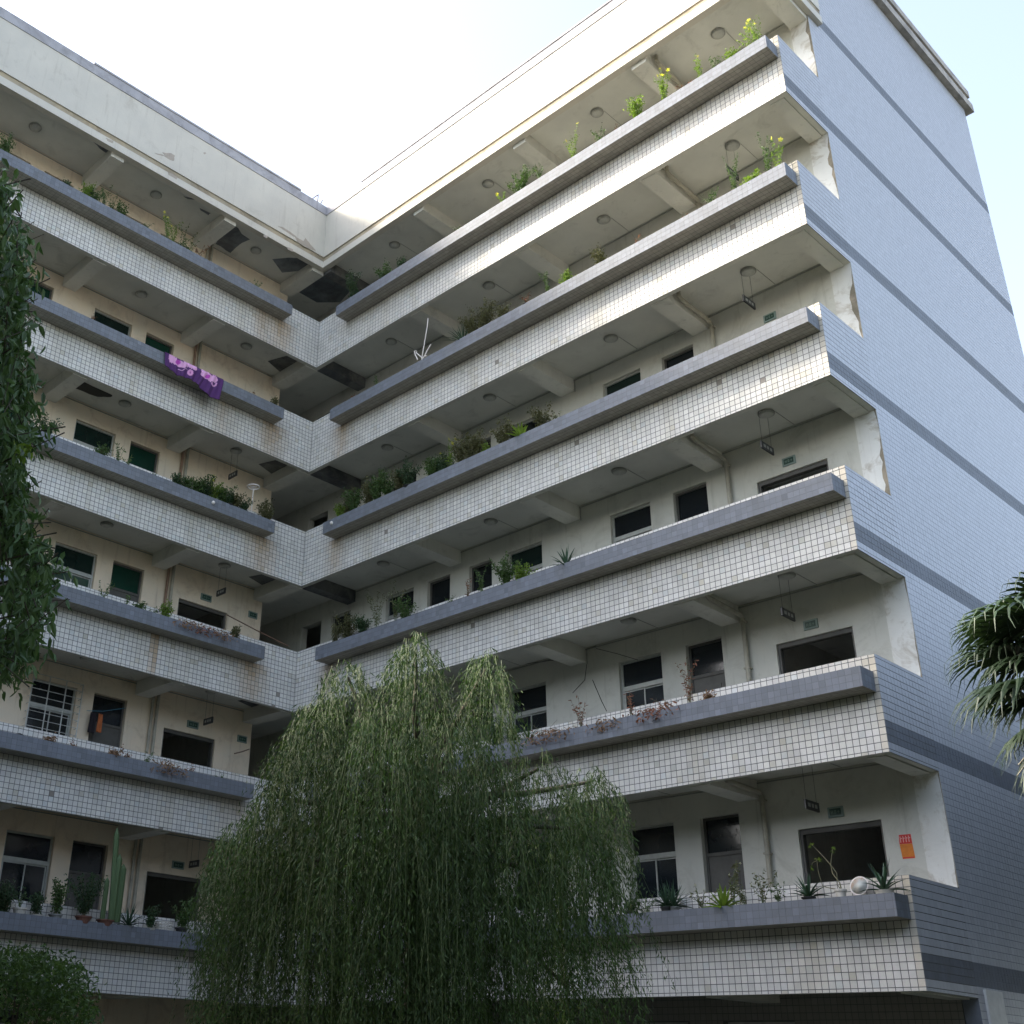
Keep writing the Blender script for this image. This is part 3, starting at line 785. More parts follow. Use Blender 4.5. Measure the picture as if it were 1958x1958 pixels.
# floral blanket over the fifth-floor trough of the left wing
ft = [(300, 280), (420, 330), (600, 440), (780, 545), (930, 640), (1140, 740), (1330, 770), (1510, 840), (1655, 950)]
fb = [(290, 590), (440, 690), (560, 810), (700, 850), (860, 900), (1010, 985), (1120, 1120), (1330, 1310), (1545, 1395)]
NX, NY = 150, 46
def interp(l, f):
    f = f * (len(l) - 1); i = min(int(f), len(l) - 2); g_ = f - i
    return (l[i][0] + (l[i + 1][0] - l[i][0]) * g_, l[i][1] + (l[i + 1][1] - l[i][1]) * g_)
V = []; T = []
def pink(x, y):
    w_ = 14 * math.sin(x * 0.035) + 9 * math.sin(x * 0.11 + y * 0.05)
    def el(cx, cy, a, c_, r=0.0):
        dx, dy = x - cx, y - cy
        u = dx * math.cos(r) + dy * math.sin(r); v = -dx * math.sin(r) + dy * math.cos(r)
        return (u / a) ** 2 + (v / c_) ** 2
    if el(600, 520, 62, 58) < 1 or el(1285, 850, 55, 48) < 1: return (0.42, 0.06, 0.38)
    if el(880, 760, 66, 74) < 1: return (0.62, 0.28, 0.50) if el(880, 760, 22, 24) > 1 else (0.35, 0.10, 0.30)
    if el(480, 450, 75 + w_, 140, -0.5) < 1 or el(650, 560, 150 + w_, 72, 0.42) < 1 or el(850, 590, 130, 55 + w_, 0.5) < 1: return (0.66, 0.34, 0.56)
    if el(1000, 670, 55, 45) < 1 or el(1250, 820, 130 + w_, 80, 0.5) < 1 or el(1400, 900, 120, 85 + w_, 0.4) < 1: return (0.66, 0.34, 0.56)
    if 40 < abs(math.hypot(x - 1430, y - 1010) * 1.0 - 0) < 72 and y > 990: return (0.60, 0.30, 0.52)
    if abs(math.sin(x * 0.03) * 22 + 690 - y) < 9 and 600 < x < 820: return (0.55, 0.30, 0.50)
    return (0.075, 0.022, 0.115)
for j in range(NY):
    for i in range(NX):
        f = i / (NX - 1); v = j / (NY - 1)
        tp, bt = interp(ft, f), interp(fb, f)
        fold = 0.012 * math.sin(f * 40) * (0.3 + v) + 0.008 * math.sin(f * 83 + 1)
        if v < 0.12:                                   # lies over the rim
            a = (0.12 - v) / 0.12
            x, y = tp
            P = on(290 + x * 160 / 1932, 650 + y * 160 / 1932, 0, PP + 0.02); P[0] -= 0.16 * a; P[2] = max(P[2], ZB[5] + PZ1 + 0.012) + 0.004 * math.sin(f * 60)
        else:
            a = (v - 0.12) / 0.88
            x, y = tp[0] + (bt[0] - tp[0]) * a, tp[1] + (bt[1] - tp[1]) * a
            P = on(290 + x * 160 / 1932, 650 + y * 160 / 1932, 0, PP + 0.03)
            P[0] += fold + 0.02
        V.append(P); T.append((*pink(x, y), 1))
F = [(j * NX + i, (j + 1) * NX + i, (j + 1) * NX + i + 1, j * NX + i + 1) for j in range(NY - 1) for i in range(NX - 1)]
m_, n_, b_ = new_mat('blanket_cloth'); a_ = n_.nodes.new('ShaderNodeAttribute'); a_.attribute_name = 'tint'; n_.links.new(a_.outputs['Color'], b_.inputs['Base Color']); b_.inputs['Roughness'].default_value = 0.9; MT['blanket'] = m_
bl = np_mesh('floral_blanket', V, F, 'blanket', tint=T, smooth=True)
sm = bl.modifiers.new('thickness', 'SOLIDIFY'); sm.thickness = 0.012
tag(bl, 'dark purple blanket with pink flowers hung over a fifth-floor trough of the left wing', 'blanket')

# washing on a line by a second-floor door of the left wing
t = thing('washing', 'orange and black clothes on a blue line before a second-floor left-wing door', 'laundry', (-1.5, -4.6, 9.1))
b = MB(); b.tube([(-1.50, -4.70, 9.20), (-1.48, -4.3, 9.27), (-1.46, -3.75, 9.46)], 0.007, 6); b.build('line', flat('blue_cord', (0.05, 0.22, 0.35), 0.6), t)
for nm, c, mt_, wd, hh in (('orange_towel', (-1.47, -4.36), flat('orange_cloth', (0.50, 0.15, 0.05), 0.9), 0.10, 0.42), ('black_shirt', (-1.50, -4.53), flat('black_cloth', (0.02, 0.015, 0.02), 0.9), 0.14, 0.46)):
    V = []; nx = 9; nz = 10
    for j in range(nz):
        for i in range(nx):
            V.append((c[0] + 0.02 * math.sin(i * 1.6 + j * 0.2), c[1] + (i / (nx - 1) - 0.5) * wd * (1 + 0.25 * j / nz), 9.19 - hh * j / (nz - 1)))
    F = [(j * nx + i, (j + 1) * nx + i, (j + 1) * nx + i + 1, j * nx + i + 1) for j in range(nz - 1) for i in range(nx - 1)]
    o = np_mesh(nm, V, F, mt_, t, smooth=True); k_ = o.modifiers.new('thickness', 'SOLIDIFY'); k_.thickness = 0.01
# security bars over the second-floor window of the left wing
b = MB(); z0, z1 = ZB[2] + 1.15, ZB[2] + 3.16; xo = -D + 0.16
grille = thing('window_grille', 'galvanised steel security cage over a second-floor window of the left wing', 'window grille', (-D, -5.49, z0))
for y in (-6.10, -5.70, -5.29, -4.88):
    b = MB(); b.tube([(xo, y, z0), (xo, y, z1)], 0.014, 6); b.build('upright', 'steel', grille)
for i in range(13):
    z = z0 + (z1 - z0) * i / 12
    b = MB(); b.tube([(-D + 0.01, -6.10, z), (xo, -6.10, z), (xo, -4.88, z), (-D + 0.01, -4.88, z)], 0.008, 5); b.build('bar', 'steel', grille)
# bamboo poles
for (p, q, lb) in (((-1.2, -1.40, 12.34), (-0.25, -0.10, 11.62), 'brown bamboo pole slanting across the third-floor left gallery near the corner'), ((-0.45, -1.30, 8.70), (-1.25, -0.32, 9.12), 'dark bamboo pole slanting across the second-floor left gallery near the corner')):
    b = MB(); b.tube([p, tuple((np.array(p) + np.array(q)) / 2 + np.array([0, 0, -0.01])), q], 0.014, 7); o = b.build('bamboo_pole', 'rust'); tag(o, lb, 'pole', 'poles in the left galleries')
# white ring stand
c = on(485, 931, 0, 0.2)
t = thing('ring_stand', 'white ring on a thin pole in the fourth-floor left-wing trough', 'stand', (c[0], c[1], ZB[4] + PZ1 - 0.05))
MT['offwhite'] = flat('off_white_plastic', (0.78, 0.72, 0.66), 0.5, var=0.1)
b = MB(); b.tube([(c[0], c[1], ZB[4] + PZ1 - 0.1), (c[0], c[1], c[2] - 0.01)], 0.011, 7); b.build('pole', 'offwhite', t)
b = MB(); R0 = 0.15
pts = [(c[0] + R0 * math.cos(a), c[1] + R0 * math.sin(a), c[2]) for a in [2 * math.pi * i / 24 for i in range(25)]]
b.tube(pts, 0.016, 6, cap=False); b.build('ring', 'offwhite', t)
b = MB()
for a in (0.4, 2.5, 4.6): b.tube([(c[0], c[1], c[2] - 0.02), (c[0] + R0 * math.cos(a), c[1] + R0 * math.sin(a), c[2])], 0.010, 6)
b.lathe((c[0], c[1], c[2] - 0.03), [(0.05, 0), (0.06, 0.02), (0.03, 0.03)], 12); b.build('spider', 'offwhite', t)
# bent white wires
def z7p(x, y, dpt=-0.2): return on(760 + x * 160 / 1932, 560 + y * 160 / 1932, 1, dpt)
t = thing('bent_aerial', 'bent whitish wire aerial standing in the fifth-floor right-wing trough', 'aerial', (*z7p(560, 1450)[:2], ZB[5] + PZ1))
for i, (l, r_) in enumerate((([(555, 1560), (600, 1290), (650, 1000), (690, 760), (705, 590)], 0.012), ([(430, 1380), (500, 1440), (572, 1500), (620, 1465), (675, 1455)], 0.014), ([(390, 1345), (450, 1345)], 0.012), ([(392, 1360), (410, 1430), (470, 1545)], 0.014), ([(560, 1560), (640, 1430), (700, 1310), (772, 1190)], 0.018))):
    b = MB(); b.tube([z7p(*p) for p in l], r_, 6); b.build('wire', 'offwhite', t)
# small white lamps/knobs on the trough ends
for (px, py, wing, k, lb) in ((634, 1000, 'R', 4, 'small white bulb on the inner end of the fourth-floor right-wing trough'), (408, 961, 'L', 4, 'small white plastic scrap stuck on the front of the fourth-floor left-wing trough')):
    p = on(px, py, 1, -PP - 0.02) if wing == 'R' else on(px, py, 0, PP + 0.02)
    b = MB(); b.lathe(p, [(0.01, -0.05), (0.035, -0.03), (0.045, 0.0), (0.03, 0.035), (0.008, 0.05)], 10); o = b.build('white_knob', 'offwhite', smooth=True); tag(o, lb, 'knob')
# rebar stubs on the roof at the inner corner
def c1(x, y): return on(400 + x * 350 / 1932, 350 + y * 350 / 1932, 0, -0.05)
t = thing('rebar_stubs', 'bent rusty rebar stubs sticking up from the roof edge at the inner corner', 'rebar', c1(1110, 190))
for l in ([(1060, 200), (1075, 180), (1110, 150), (1150, 125)], [(1150, 120), (1148, 160), (1140, 225)], [(1195, 180), (1185, 205), (1160, 240)], [(1240, 262), (1238, 290), (1236, 330)]):
    b = MB(); b.tube([c1(*p) for p in l], 0.014, 6); b.build('rebar', 'rust', t)
# loose black cables on the gallery walls
cabs = [([(1000, 1270), (1060, 1262), (1140, 1235)], 1), ([(1122, 1270), (1118, 1300), (1095, 1325)], 1), ([(1133, 1300), (1150, 1340), (1160, 1360)], 1), ([(1140, 1240), (1180, 1250), (1220, 1262)], 1)]
for i, (l, ax) in enumerate(cabs):
    P = [on(x, y, 1, D - 0.012) for x, y in l]
    b = MB(); b.tube(P, 0.006, 5); part(b, 'loose_cable', 'black')
# ================================================================== PLANTS
LM = {}
def lm(name, c, c2, **k): MT[name] = leaf_mat(name, c, c2, **k)
lm('leaf_green', (0.045, 0.085, 0.028), (0.085, 0.14, 0.04), trans=0.3)
lm('leaf_dark', (0.028, 0.058, 0.026), (0.05, 0.09, 0.035), trans=0.2)
lm('leaf_lime', (0.12, 0.20, 0.04), (0.20, 0.26, 0.05), trans=0.45)
lm('leaf_dry', (0.30, 0.19, 0.12), (0.20, 0.11, 0.07), trans=0.15, rough=0.8)
lm('leaf_red', (0.28, 0.12, 0.08), (0.18, 0.08, 0.05), trans=0.15, rough=0.8)
lm('leaf_olive', (0.08, 0.085, 0.035), (0.12, 0.11, 0.05), trans=0.2, rough=0.7)
lm('aloe', (0.035, 0.075, 0.045), (0.06, 0.11, 0.06), trans=0.05, rough=0.4)
lm('cactus', (0.07, 0.12, 0.05), (0.10, 0.15, 0.06), trans=0.05, rough=0.6)
lm('willow', (0.036, 0.070, 0.018), (0.070, 0.118, 0.030), trans=0.22, rough=0.6)
lm('ficus', (0.060, 0.115, 0.045), (0.10, 0.165, 0.06), trans=0.2, rough=0.5)
lm('palm_leaf', (0.022, 0.042, 0.024), (0.040, 0.066, 0.032), trans=0.10, rough=0.5)
lm('petal_yellow', (0.80, 0.68, 0.05), (0.85, 0.75, 0.10), trans=0.5)
lm('petal_white', (0.55, 0.50, 0.42), (0.60, 0.55, 0.48), trans=0.3)
MT['stem'] = flat('plant_stem', (0.16, 0.15, 0.08), 0.8); MT['stem_g'] = flat('green_stem', (0.10, 0.14, 0.05), 0.7); MT['bark'] = flat('bark', (0.085, 0.07, 0.05), 0.95, var=0.5, scale=12)
MT['pot_white'] = flat('white_pot', (0.66, 0.62, 0.55), 0.5, var=0.2, scale=8); MT['pot_clay'] = flat('clay_pot', (0.22, 0.10, 0.07), 0.8, var=0.3); MT['pot_grey'] = flat('grey_pot', (0.30, 0.31, 0.30), 0.6); MT['pot_dark'] = flat('dark_pot', (0.035, 0.035, 0.035), 0.6)

def leaves(P, Dr, ln, wd, fold=0.15, six=True, tint=None, r_=rng):
    """P base points, Dr unit directions (n,3), ln, wd arrays -> V, F, T"""
    n = len(P)
    Dr = Dr / np.linalg.norm(Dr, axis=1, keepdims=True)
    up = r_.normal(0, 1, (n, 3)); S = np.cross(Dr, up); S /= np.linalg.norm(S, axis=1, keepdims=True) + 1e-9
    Nn = np.cross(S, Dr)
    ln = np.broadcast_to(ln, (n,))[:, None]; wd = np.broadcast_to(wd, (n,))[:, None]
    if six:
        droop = np.array([0, 0, -1.0]) * ln * 0.12
        pts = [P, P + Dr * ln * 0.30 + S * wd * 0.45 + Nn * wd * fold, P + Dr * ln * 0.68 + S * wd * 0.38 + Nn * wd * fold + droop * 0.5, P + Dr * ln + droop,
               P + Dr * ln * 0.68 - S * wd * 0.38 + Nn * wd * fold + droop * 0.5, P + Dr * ln * 0.30 - S * wd * 0.45 + Nn * wd * fold]
        V = np.stack(pts, 1); base = np.array([(0, 1, 2, 3), (0, 3, 4, 5)]); k = 6
    else:
        V = np.stack([P, P + Dr * ln * 0.42 + S * wd * 0.5, P + Dr * ln, P + Dr * ln * 0.42 - S * wd * 0.5], 1); base = np.array([(0, 1, 2, 3)]); k = 4
    F = (base[None] + (np.arange(n) * k)[:, None, None]).reshape(-1, 4)
    if tint is None:
        br = np.clip(r_.normal(1.0, 0.16, n), 0.55, 1.5); tint = np.stack([br, br, br, r_.random(n)], 1)
    return V.reshape(-1, 3), F, np.repeat(tint, k, axis=0)
def fol(name, parts, mat, parent):
    j = join(parts); return np_mesh(name, j[0], j[1], mat, parent, tint=j[2])
def flower_mesh(mat, name='flower'):
    V = []; F = []; n = 0
    for i in range(5):
        a = 2 * math.pi * i / 5
        def p(r_, da, h): return (r_ * math.cos(a + da), r_ * math.sin(a + da), h)
        V += [p(0.1, 0, 0), p(0.65, -0.42, 0.22), p(1.0, 0, 0.30), p(0.65, 0.42, 0.22)]; F.append((n, n + 1, n + 2, n + 3)); n += 4
    V += [(0, 0, -0.15), (0.15, 0, 0.1), (-0.08, 0.13, 0.1), (-0.08, -0.13, 0.1)]; F += [(n, n + 1, n + 2), (n, n + 2, n + 3), (n, n + 3, n + 1), (n + 1, n + 3, n + 2)]
    me = bpy.data.meshes.new(name); me.from_pydata(V, [], F); me.materials.append(MT[mat])
    a = me.attributes.new('tint', 'FLOAT_COLOR', 'POINT'); a.data.foreach_set('color', [1.0, 1.0, 1.0, 0.5] * len(V)); me.update()
    return me
FM = {m: flower_mesh(m) for m in ('petal_yellow', 'petal_white')}
def flower(t, p, s, mat, r_):
    o = link('flower', FM[mat], t); o.matrix_parent_inverse = Matrix.Identity(4)
    o.location = Vector(p) - t.location; o.scale = (s, s, s)
    o.rotation_euler = (r_.uniform(-1.2, 1.2), r_.uniform(-1.2, 1.2), r_.uniform(0, 6))
def pot(t, p, r0, h, mat, shape='tapered'):
    b = MB(); x, y, z = p
    if shape == 'bowl': prof = [(r0 * 0.55, 0), (r0 * 0.85, h * 0.4), (r0, h * 0.92), (r0 * 1.04, h), (r0 * 0.9, h), (r0 * 0.88, h * 0.9)]
    else: prof = [(r0 * 0.70, 0), (r0 * 0.92, h * 0.78), (r0 * 0.92, h * 0.80), (r0 * 1.06, h * 0.82), (r0 * 1.08, h), (r0 * 0.94, h), (r0 * 0.92, h * 0.9)]
    b.lathe((x, y, z), prof, 18); b.build('pot', mat, t)
def branchy(r_, p, h, w_, n):
    """curved stems from p: list of polylines"""
    out = []
    for i in range(n):
        a = r_.uniform(0, 6.28); s = r_.uniform(0.2, 1) * w_
        hh = h * r_.uniform(0.6, 1.0)
        q = [np.array(p) + np.array([r_.uniform(-0.03, 0.03), r_.uniform(-0.03, 0.03), 0])]
        for f in (0.33, 0.66, 1.0):
            q.append(np.array(p) + np.array([math.cos(a) * s * f ** 1.5 + r_.uniform(-0.02, 0.02), math.sin(a) * s * 0.7 * f ** 1.5 + r_.uniform(-0.02, 0.02), hh * f * (1 - 0.08 * f)]))
        out.append(q)
    return out
def along(q, f):
    f = f * (len(q) - 1); i = min(int(f), len(q) - 2); return q[i] + (q[i + 1] - q[i]) * (f - i)
def make_plant(kind, p, h, w_, r_, label, group=None, nf=3):
    """p = point on the soil"""
    t = thing(kind_name[kind], label, 'plant', p, group)
    g_ = np.random.default_rng(r_.randrange(1 << 30))
    p = np.array(p, float)
    if kind in ('shrub', 'dark', 'lime', 'olive', 'dead'):
        mat = {'shrub': 'leaf_green', 'dark': 'leaf_dark', 'lime': 'leaf_lime', 'olive': 'leaf_olive', 'dead': 'leaf_dry'}[kind]
        st = branchy(r_, p, h, w_, 7 + int(w_ * 12)); b = MB()
        for q in st: b.tube(q, 0.006, 5, 0.002, cap=False)
        b.build('stem', 'stem', t)
        n = int(520 * (h * w_ / 0.12) ** 0.7) + 80
        P = np.array([along(st[g_.integers(len(st))], g_.uniform(0.15, 1.0)) for _ in range(n)]) + g_.normal(0, 0.035, (n, 3))
        Dv = g_.normal(0, 1, (n, 3)) + np.array([0, 0, 0.25])
        fol('foliage', [leaves(P, Dv, g_.uniform(0.035, 0.075, n), g_.uniform(0.018, 0.035, n), r_=g_)], mat, t)
    elif kind in ('weed', 'weed_yellow', 'weed_dry', 'weed_white'):
        st = branchy(r_, p, h, w_, 5 + int(w_ * 6)); b = MB()
        for q in st: b.tube(q, 0.005, 5, 0.002, cap=False)
        b.build('stem', 'stem_g' if kind != 'weed_dry' else 'stem', t)
        n = int(30 * len(st) * max(h, 0.3))
        P = np.array([along(st[g_.integers(len(st))], g_.uniform(0.2, 1.0)) for _ in range(n)]) + g_.normal(0, 0.012, (n, 3))
        Dv = g_.normal(0, 1, (n, 3)) * np.array([1, 1, 0.5])
        mat = {'weed': 'leaf_green', 'weed_yellow': 'leaf_lime', 'weed_dry': 'leaf_red', 'weed_white': 'leaf_olive'}[kind]
        fol('foliage', [leaves(P, Dv, g_.uniform(0.03, 0.075, n), g_.uniform(0.012, 0.028, n), r_=g_)], mat, t)
        if kind == 'weed_yellow':
            for i in range(nf): flower(t, st[i % len(st)][-1] + np.array([0, 0, 0.01 + 0.03 * (i // len(st))]), r_.uniform(0.035, 0.055), 'petal_yellow', r_)
        if kind == 'weed_white':
            for i in range(nf): flower(t, along(st[i % len(st)], 0.75 + 0.25 * r_.random()), r_.uniform(0.018, 0.03), 'petal_white', r_)
    elif kind in ('aloe', 'agave', 'grass', 'spiky'):
        n = {'aloe': 22, 'agave': 26, 'grass': 34, 'spiky': 40}[kind]; wd = {'aloe': 0.040, 'agave': 0.06, 'grass': 0.014, 'spiky': 0.024}[kind]
        Vs = []; Fs = []; Ts = []; c = 0
        for i in range(n):
            a = i * 2.4; el = 0.25 + 1.15 * (i / n) + g_.uniform(-0.1, 0.1)
            ln = h * g_.uniform(0.75, 1.05) * (0.8 + 0.25 * math.sin(el)); dx = np.array([math.cos(a), math.sin(a), 0]); sd = np.array([-math.sin(a), math.cos(a), 0])
            br = float(np.clip(g_.normal(1, 0.15), 0.6, 1.4)); k = 5
            for j in range(k + 1):
                f = j / k; e_ = el - 0.5 * f * (1.3 - el / 1.5)
                ctr = p + dx * (math.cos(el) * ln * f) + np.array([0, 0, 1]) * (math.sin(el) * ln * f - 0.22 * ln * f * f * math.cos(el) * 1.6)
                ww = wd * (1 - f ** 2.2) * (0.8 + 0.4 * min(1, 3 * f)) * 0.5 + 0.0008
                Vs += [ctr + sd * ww + np.array([0, 0, ww * 0.5]), ctr - np.array([0, 0, ww * 0.25]), ctr - sd * ww + np.array([0, 0, ww * 0.5])]
                Ts += [(br, br, br, 0.5)] * 3
                if j < k:
                    o_ = c + j * 3; Fs += [(o_, o_ + 1, o_ + 4, o_ + 3), (o_ + 1, o_ + 2, o_ + 5, o_ + 4)]
            c += 3 * (k + 1)
        np_mesh('blades', Vs, Fs, {'agave': 'leaf_lime', 'grass': 'leaf_green'}.get(kind, 'aloe'), t, tint=Ts)
    elif kind in ('withered', 'withered_red'):
        n = int(150 * w_ / 0.3)
        al, ac = g_.normal(0, w_ * 0.5, n), g_.normal(0, 0.05, n)
        if abs(OUTV[0][0]) > 0.5: al, ac = ac, al
        P = p + np.stack([al, ac, g_.uniform(-0.02, h * 0.5, n)], 1)
        P2 = P.copy()
        Dv = g_.normal(0, 1, (n, 3)) * np.array([0.8, 0.8, 0.4]) + np.array([0, 0, -0.3])
        # leaves flop over the trough rim
        outv = OUTV[0]
        hang = g_.random(n) < 0.45
        P2[hang] += outv * g_.uniform(0.16, 0.26, (hang.sum(), 1)); P2[hang, 2] = p[2] + g_.uniform(-0.12, 0.06, hang.sum())
        fol('foliage', [leaves(P2, Dv, g_.uniform(0.05, 0.12, n), g_.uniform(0.015, 0.04, n), r_=g_)], 'leaf_dry' if kind == 'withered' else 'leaf_red', t)
        st = branchy(r_, p, h, w_, 4); b = MB()
        for q in st: b.tube(q, 0.005, 5, 0.002, cap=False)
        b.build('stem', 'stem', t)
    elif kind == 'cactus':
        cols = [(0, 0, 1.0, 0.05), (0.13, 0.02, 0.72, 0.055), (0.27, -0.02, 0.62, 0.06), (-0.09, 0.03, 0.45, 0.045)]
        ax = 1 if abs(OUTV[0][0]) > 0.5 else 0
        for (o1, o2, hf, rr) in cols:
            b = MB(); vs_ = []; seg = 20; hh = h * hf; lv = 12
            for j in range(lv + 1):
                f = j / lv; rad = rr * (1.0 if f < 0.85 else math.sqrt(max(0.0, 1 - ((f - 0.85) / 0.15) ** 2)) + 0.04)
                for i in range(seg):
                    a = 2 * math.pi * i / seg; q = rad * (1 + 0.20 * (1 if i % 4 == 0 else (-0.6 if i % 4 == 2 else 0.1)))
                    off = np.array([0.0, 0.0, 0.0]); off[ax] = o1 + (0.12 * (1 - f) if hf == 1.0 else 0); off[1 - ax] = o2
                    vs_.append(p + off + np.array([q * math.cos(a), q * math.sin(a), hh * f]))
            b.add(vs_, [(j * seg + i, j * seg + (i + 1) % seg, (j + 1) * seg + (i + 1) % seg, (j + 1) * seg + i) for j in range(lv) for i in range(seg)] + [tuple(range(lv * seg, (lv + 1) * seg))], (1, 1, 1, 0.5))
            b.build('column', 'cactus', t)
    elif kind == 'bare':
        b = MB()
        q0 = p + np.array([0, 0, 0.0])
        def br(l, r0, r1): b.tube([q0 + np.array(v) for v in l], r0, 6, r1, cap=False)
        br([(0.02, 0, 0), (0.0, 0, 0.12), (-0.09, 0, 0.26), (-0.10, 0, 0.38)], 0.011, 0.008)
        br([(-0.10, 0, 0.38), (-0.20, 0.02, 0.50), (-0.30, 0.02, 0.62), (-0.36, 0, 0.70)], 0.008, 0.004)
        br([(-0.10, 0, 0.38), (-0.06, -0.02, 0.50), (-0.03, 0, 0.62)], 0.008, 0.004)
        br([(0.02, 0, 0.0), (-0.05, 0.02, 0.1), (-0.02, 0, 0.25), (-0.10, 0, 0.38)], 0.008, 0.005)
        br([(0, 0, 0.02), (-0.14, 0, 0.05), (-0.28, 0.02, 0.09), (-0.32, 0.02, 0.30), (-0.31, 0, 0.48)], 0.008, 0.004)
        br([(-0.31, 0, 0.46), (-0.38, 0, 0.44), (-0.42, 0, 0.37)], 0.005, 0.003)
        b.build('branches', 'stem', t)
        tips = [(-0.36, 0, 0.70), (-0.03, 0, 0.62), (-0.06, 0, 0.58), (0.0, 0, 0.60), (-0.40, 0, 0.68), (-0.42, 0, 0.37), (-0.31, 0, 0.48), (-0.26, 0, 0.47)]
        P = np.repeat(p + np.array(tips), 4, axis=0)
        fol('foliage', [leaves(P, g_.normal(0, 1, (len(P), 3)), g_.uniform(0.03, 0.06, len(P)), g_.uniform(0.02, 0.03, len(P)), r_=g_)], 'leaf_lime', t)
    elif kind == 'palmlet':
        n = 16; Vs = []; Fs = []; Ts = []; c = 0; P = []; Dv = []
        st = branchy(r_, p, h, w_, 6); b = MB()
        for q in st: b.tube(q, 0.007, 5, 0.003, cap=False)
        b.build('stem', 'stem', t)
        for q in st:
            for f in np.linspace(0.3, 1, 16):
                for s in (-1, 1): P.append(along(q, f)); Dv.append(np.array([g_.normal() * 0.3, s * 0.6, -0.9]))
        fol('foliage', [leaves(np.array(P), np.array(Dv), 0.16, 0.014, r_=g_)], 'leaf_olive', t)
    return t
kind_name = {'shrub': 'leafy_shrub', 'dark': 'leafy_shrub', 'lime': 'bright_green_plant', 'olive': 'olive_green_shrub', 'dead': 'dried_plant', 'weed': 'leggy_weed', 'weed_yellow': 'yellow_flowered_weed', 'weed_dry': 'reddish_dry_weed',
             'weed_white': 'seeding_weed', 'aloe': 'aloe_plant', 'agave': 'agave_plant', 'grass': 'grass_tuft', 'spiky': 'spiky_plant', 'withered': 'withered_plant', 'withered_red': 'withered_plant', 'cactus': 'columnar_cactus', 'bare': 'bare_branched_plant', 'palmlet': 'drooping_plant'}
desc = {'shrub': 'bushy green plant', 'dark': 'dark green bushy plant', 'lime': 'bright light-green plant', 'olive': 'dull olive-green bush', 'dead': 'dried brown plant', 'weed': 'thin leggy green weed', 'weed_yellow': 'leggy weed with yellow flowers', 'weed_dry': 'reddish-brown dry weed',
        'weed_white': 'tall thin weed with pale seed heads', 'aloe': 'dark aloe with pointed leaves', 'agave': 'yellow-green rosette plant', 'grass': 'tuft of thin grass', 'spiky': 'dark spiky-leaved plant', 'withered': 'withered brown plant over the rim', 'withered_red': 'withered reddish plant', 'cactus': 'tall ribbed columnar cactus', 'bare': 'bare branching plant in white pot', 'palmlet': 'drooping long-leaved plant'}
OUTV = [np.array([0, -1.0, 0])]
O_ = {'a': (0, 0), 'b': (600, 0), 'c': (1258, 0), 'd': (0, 650), 'e': (600, 650), 'f': (1258, 650), 'g': (0, 1258), 'h': (600, 1258), 'i': (1258, 1258)}
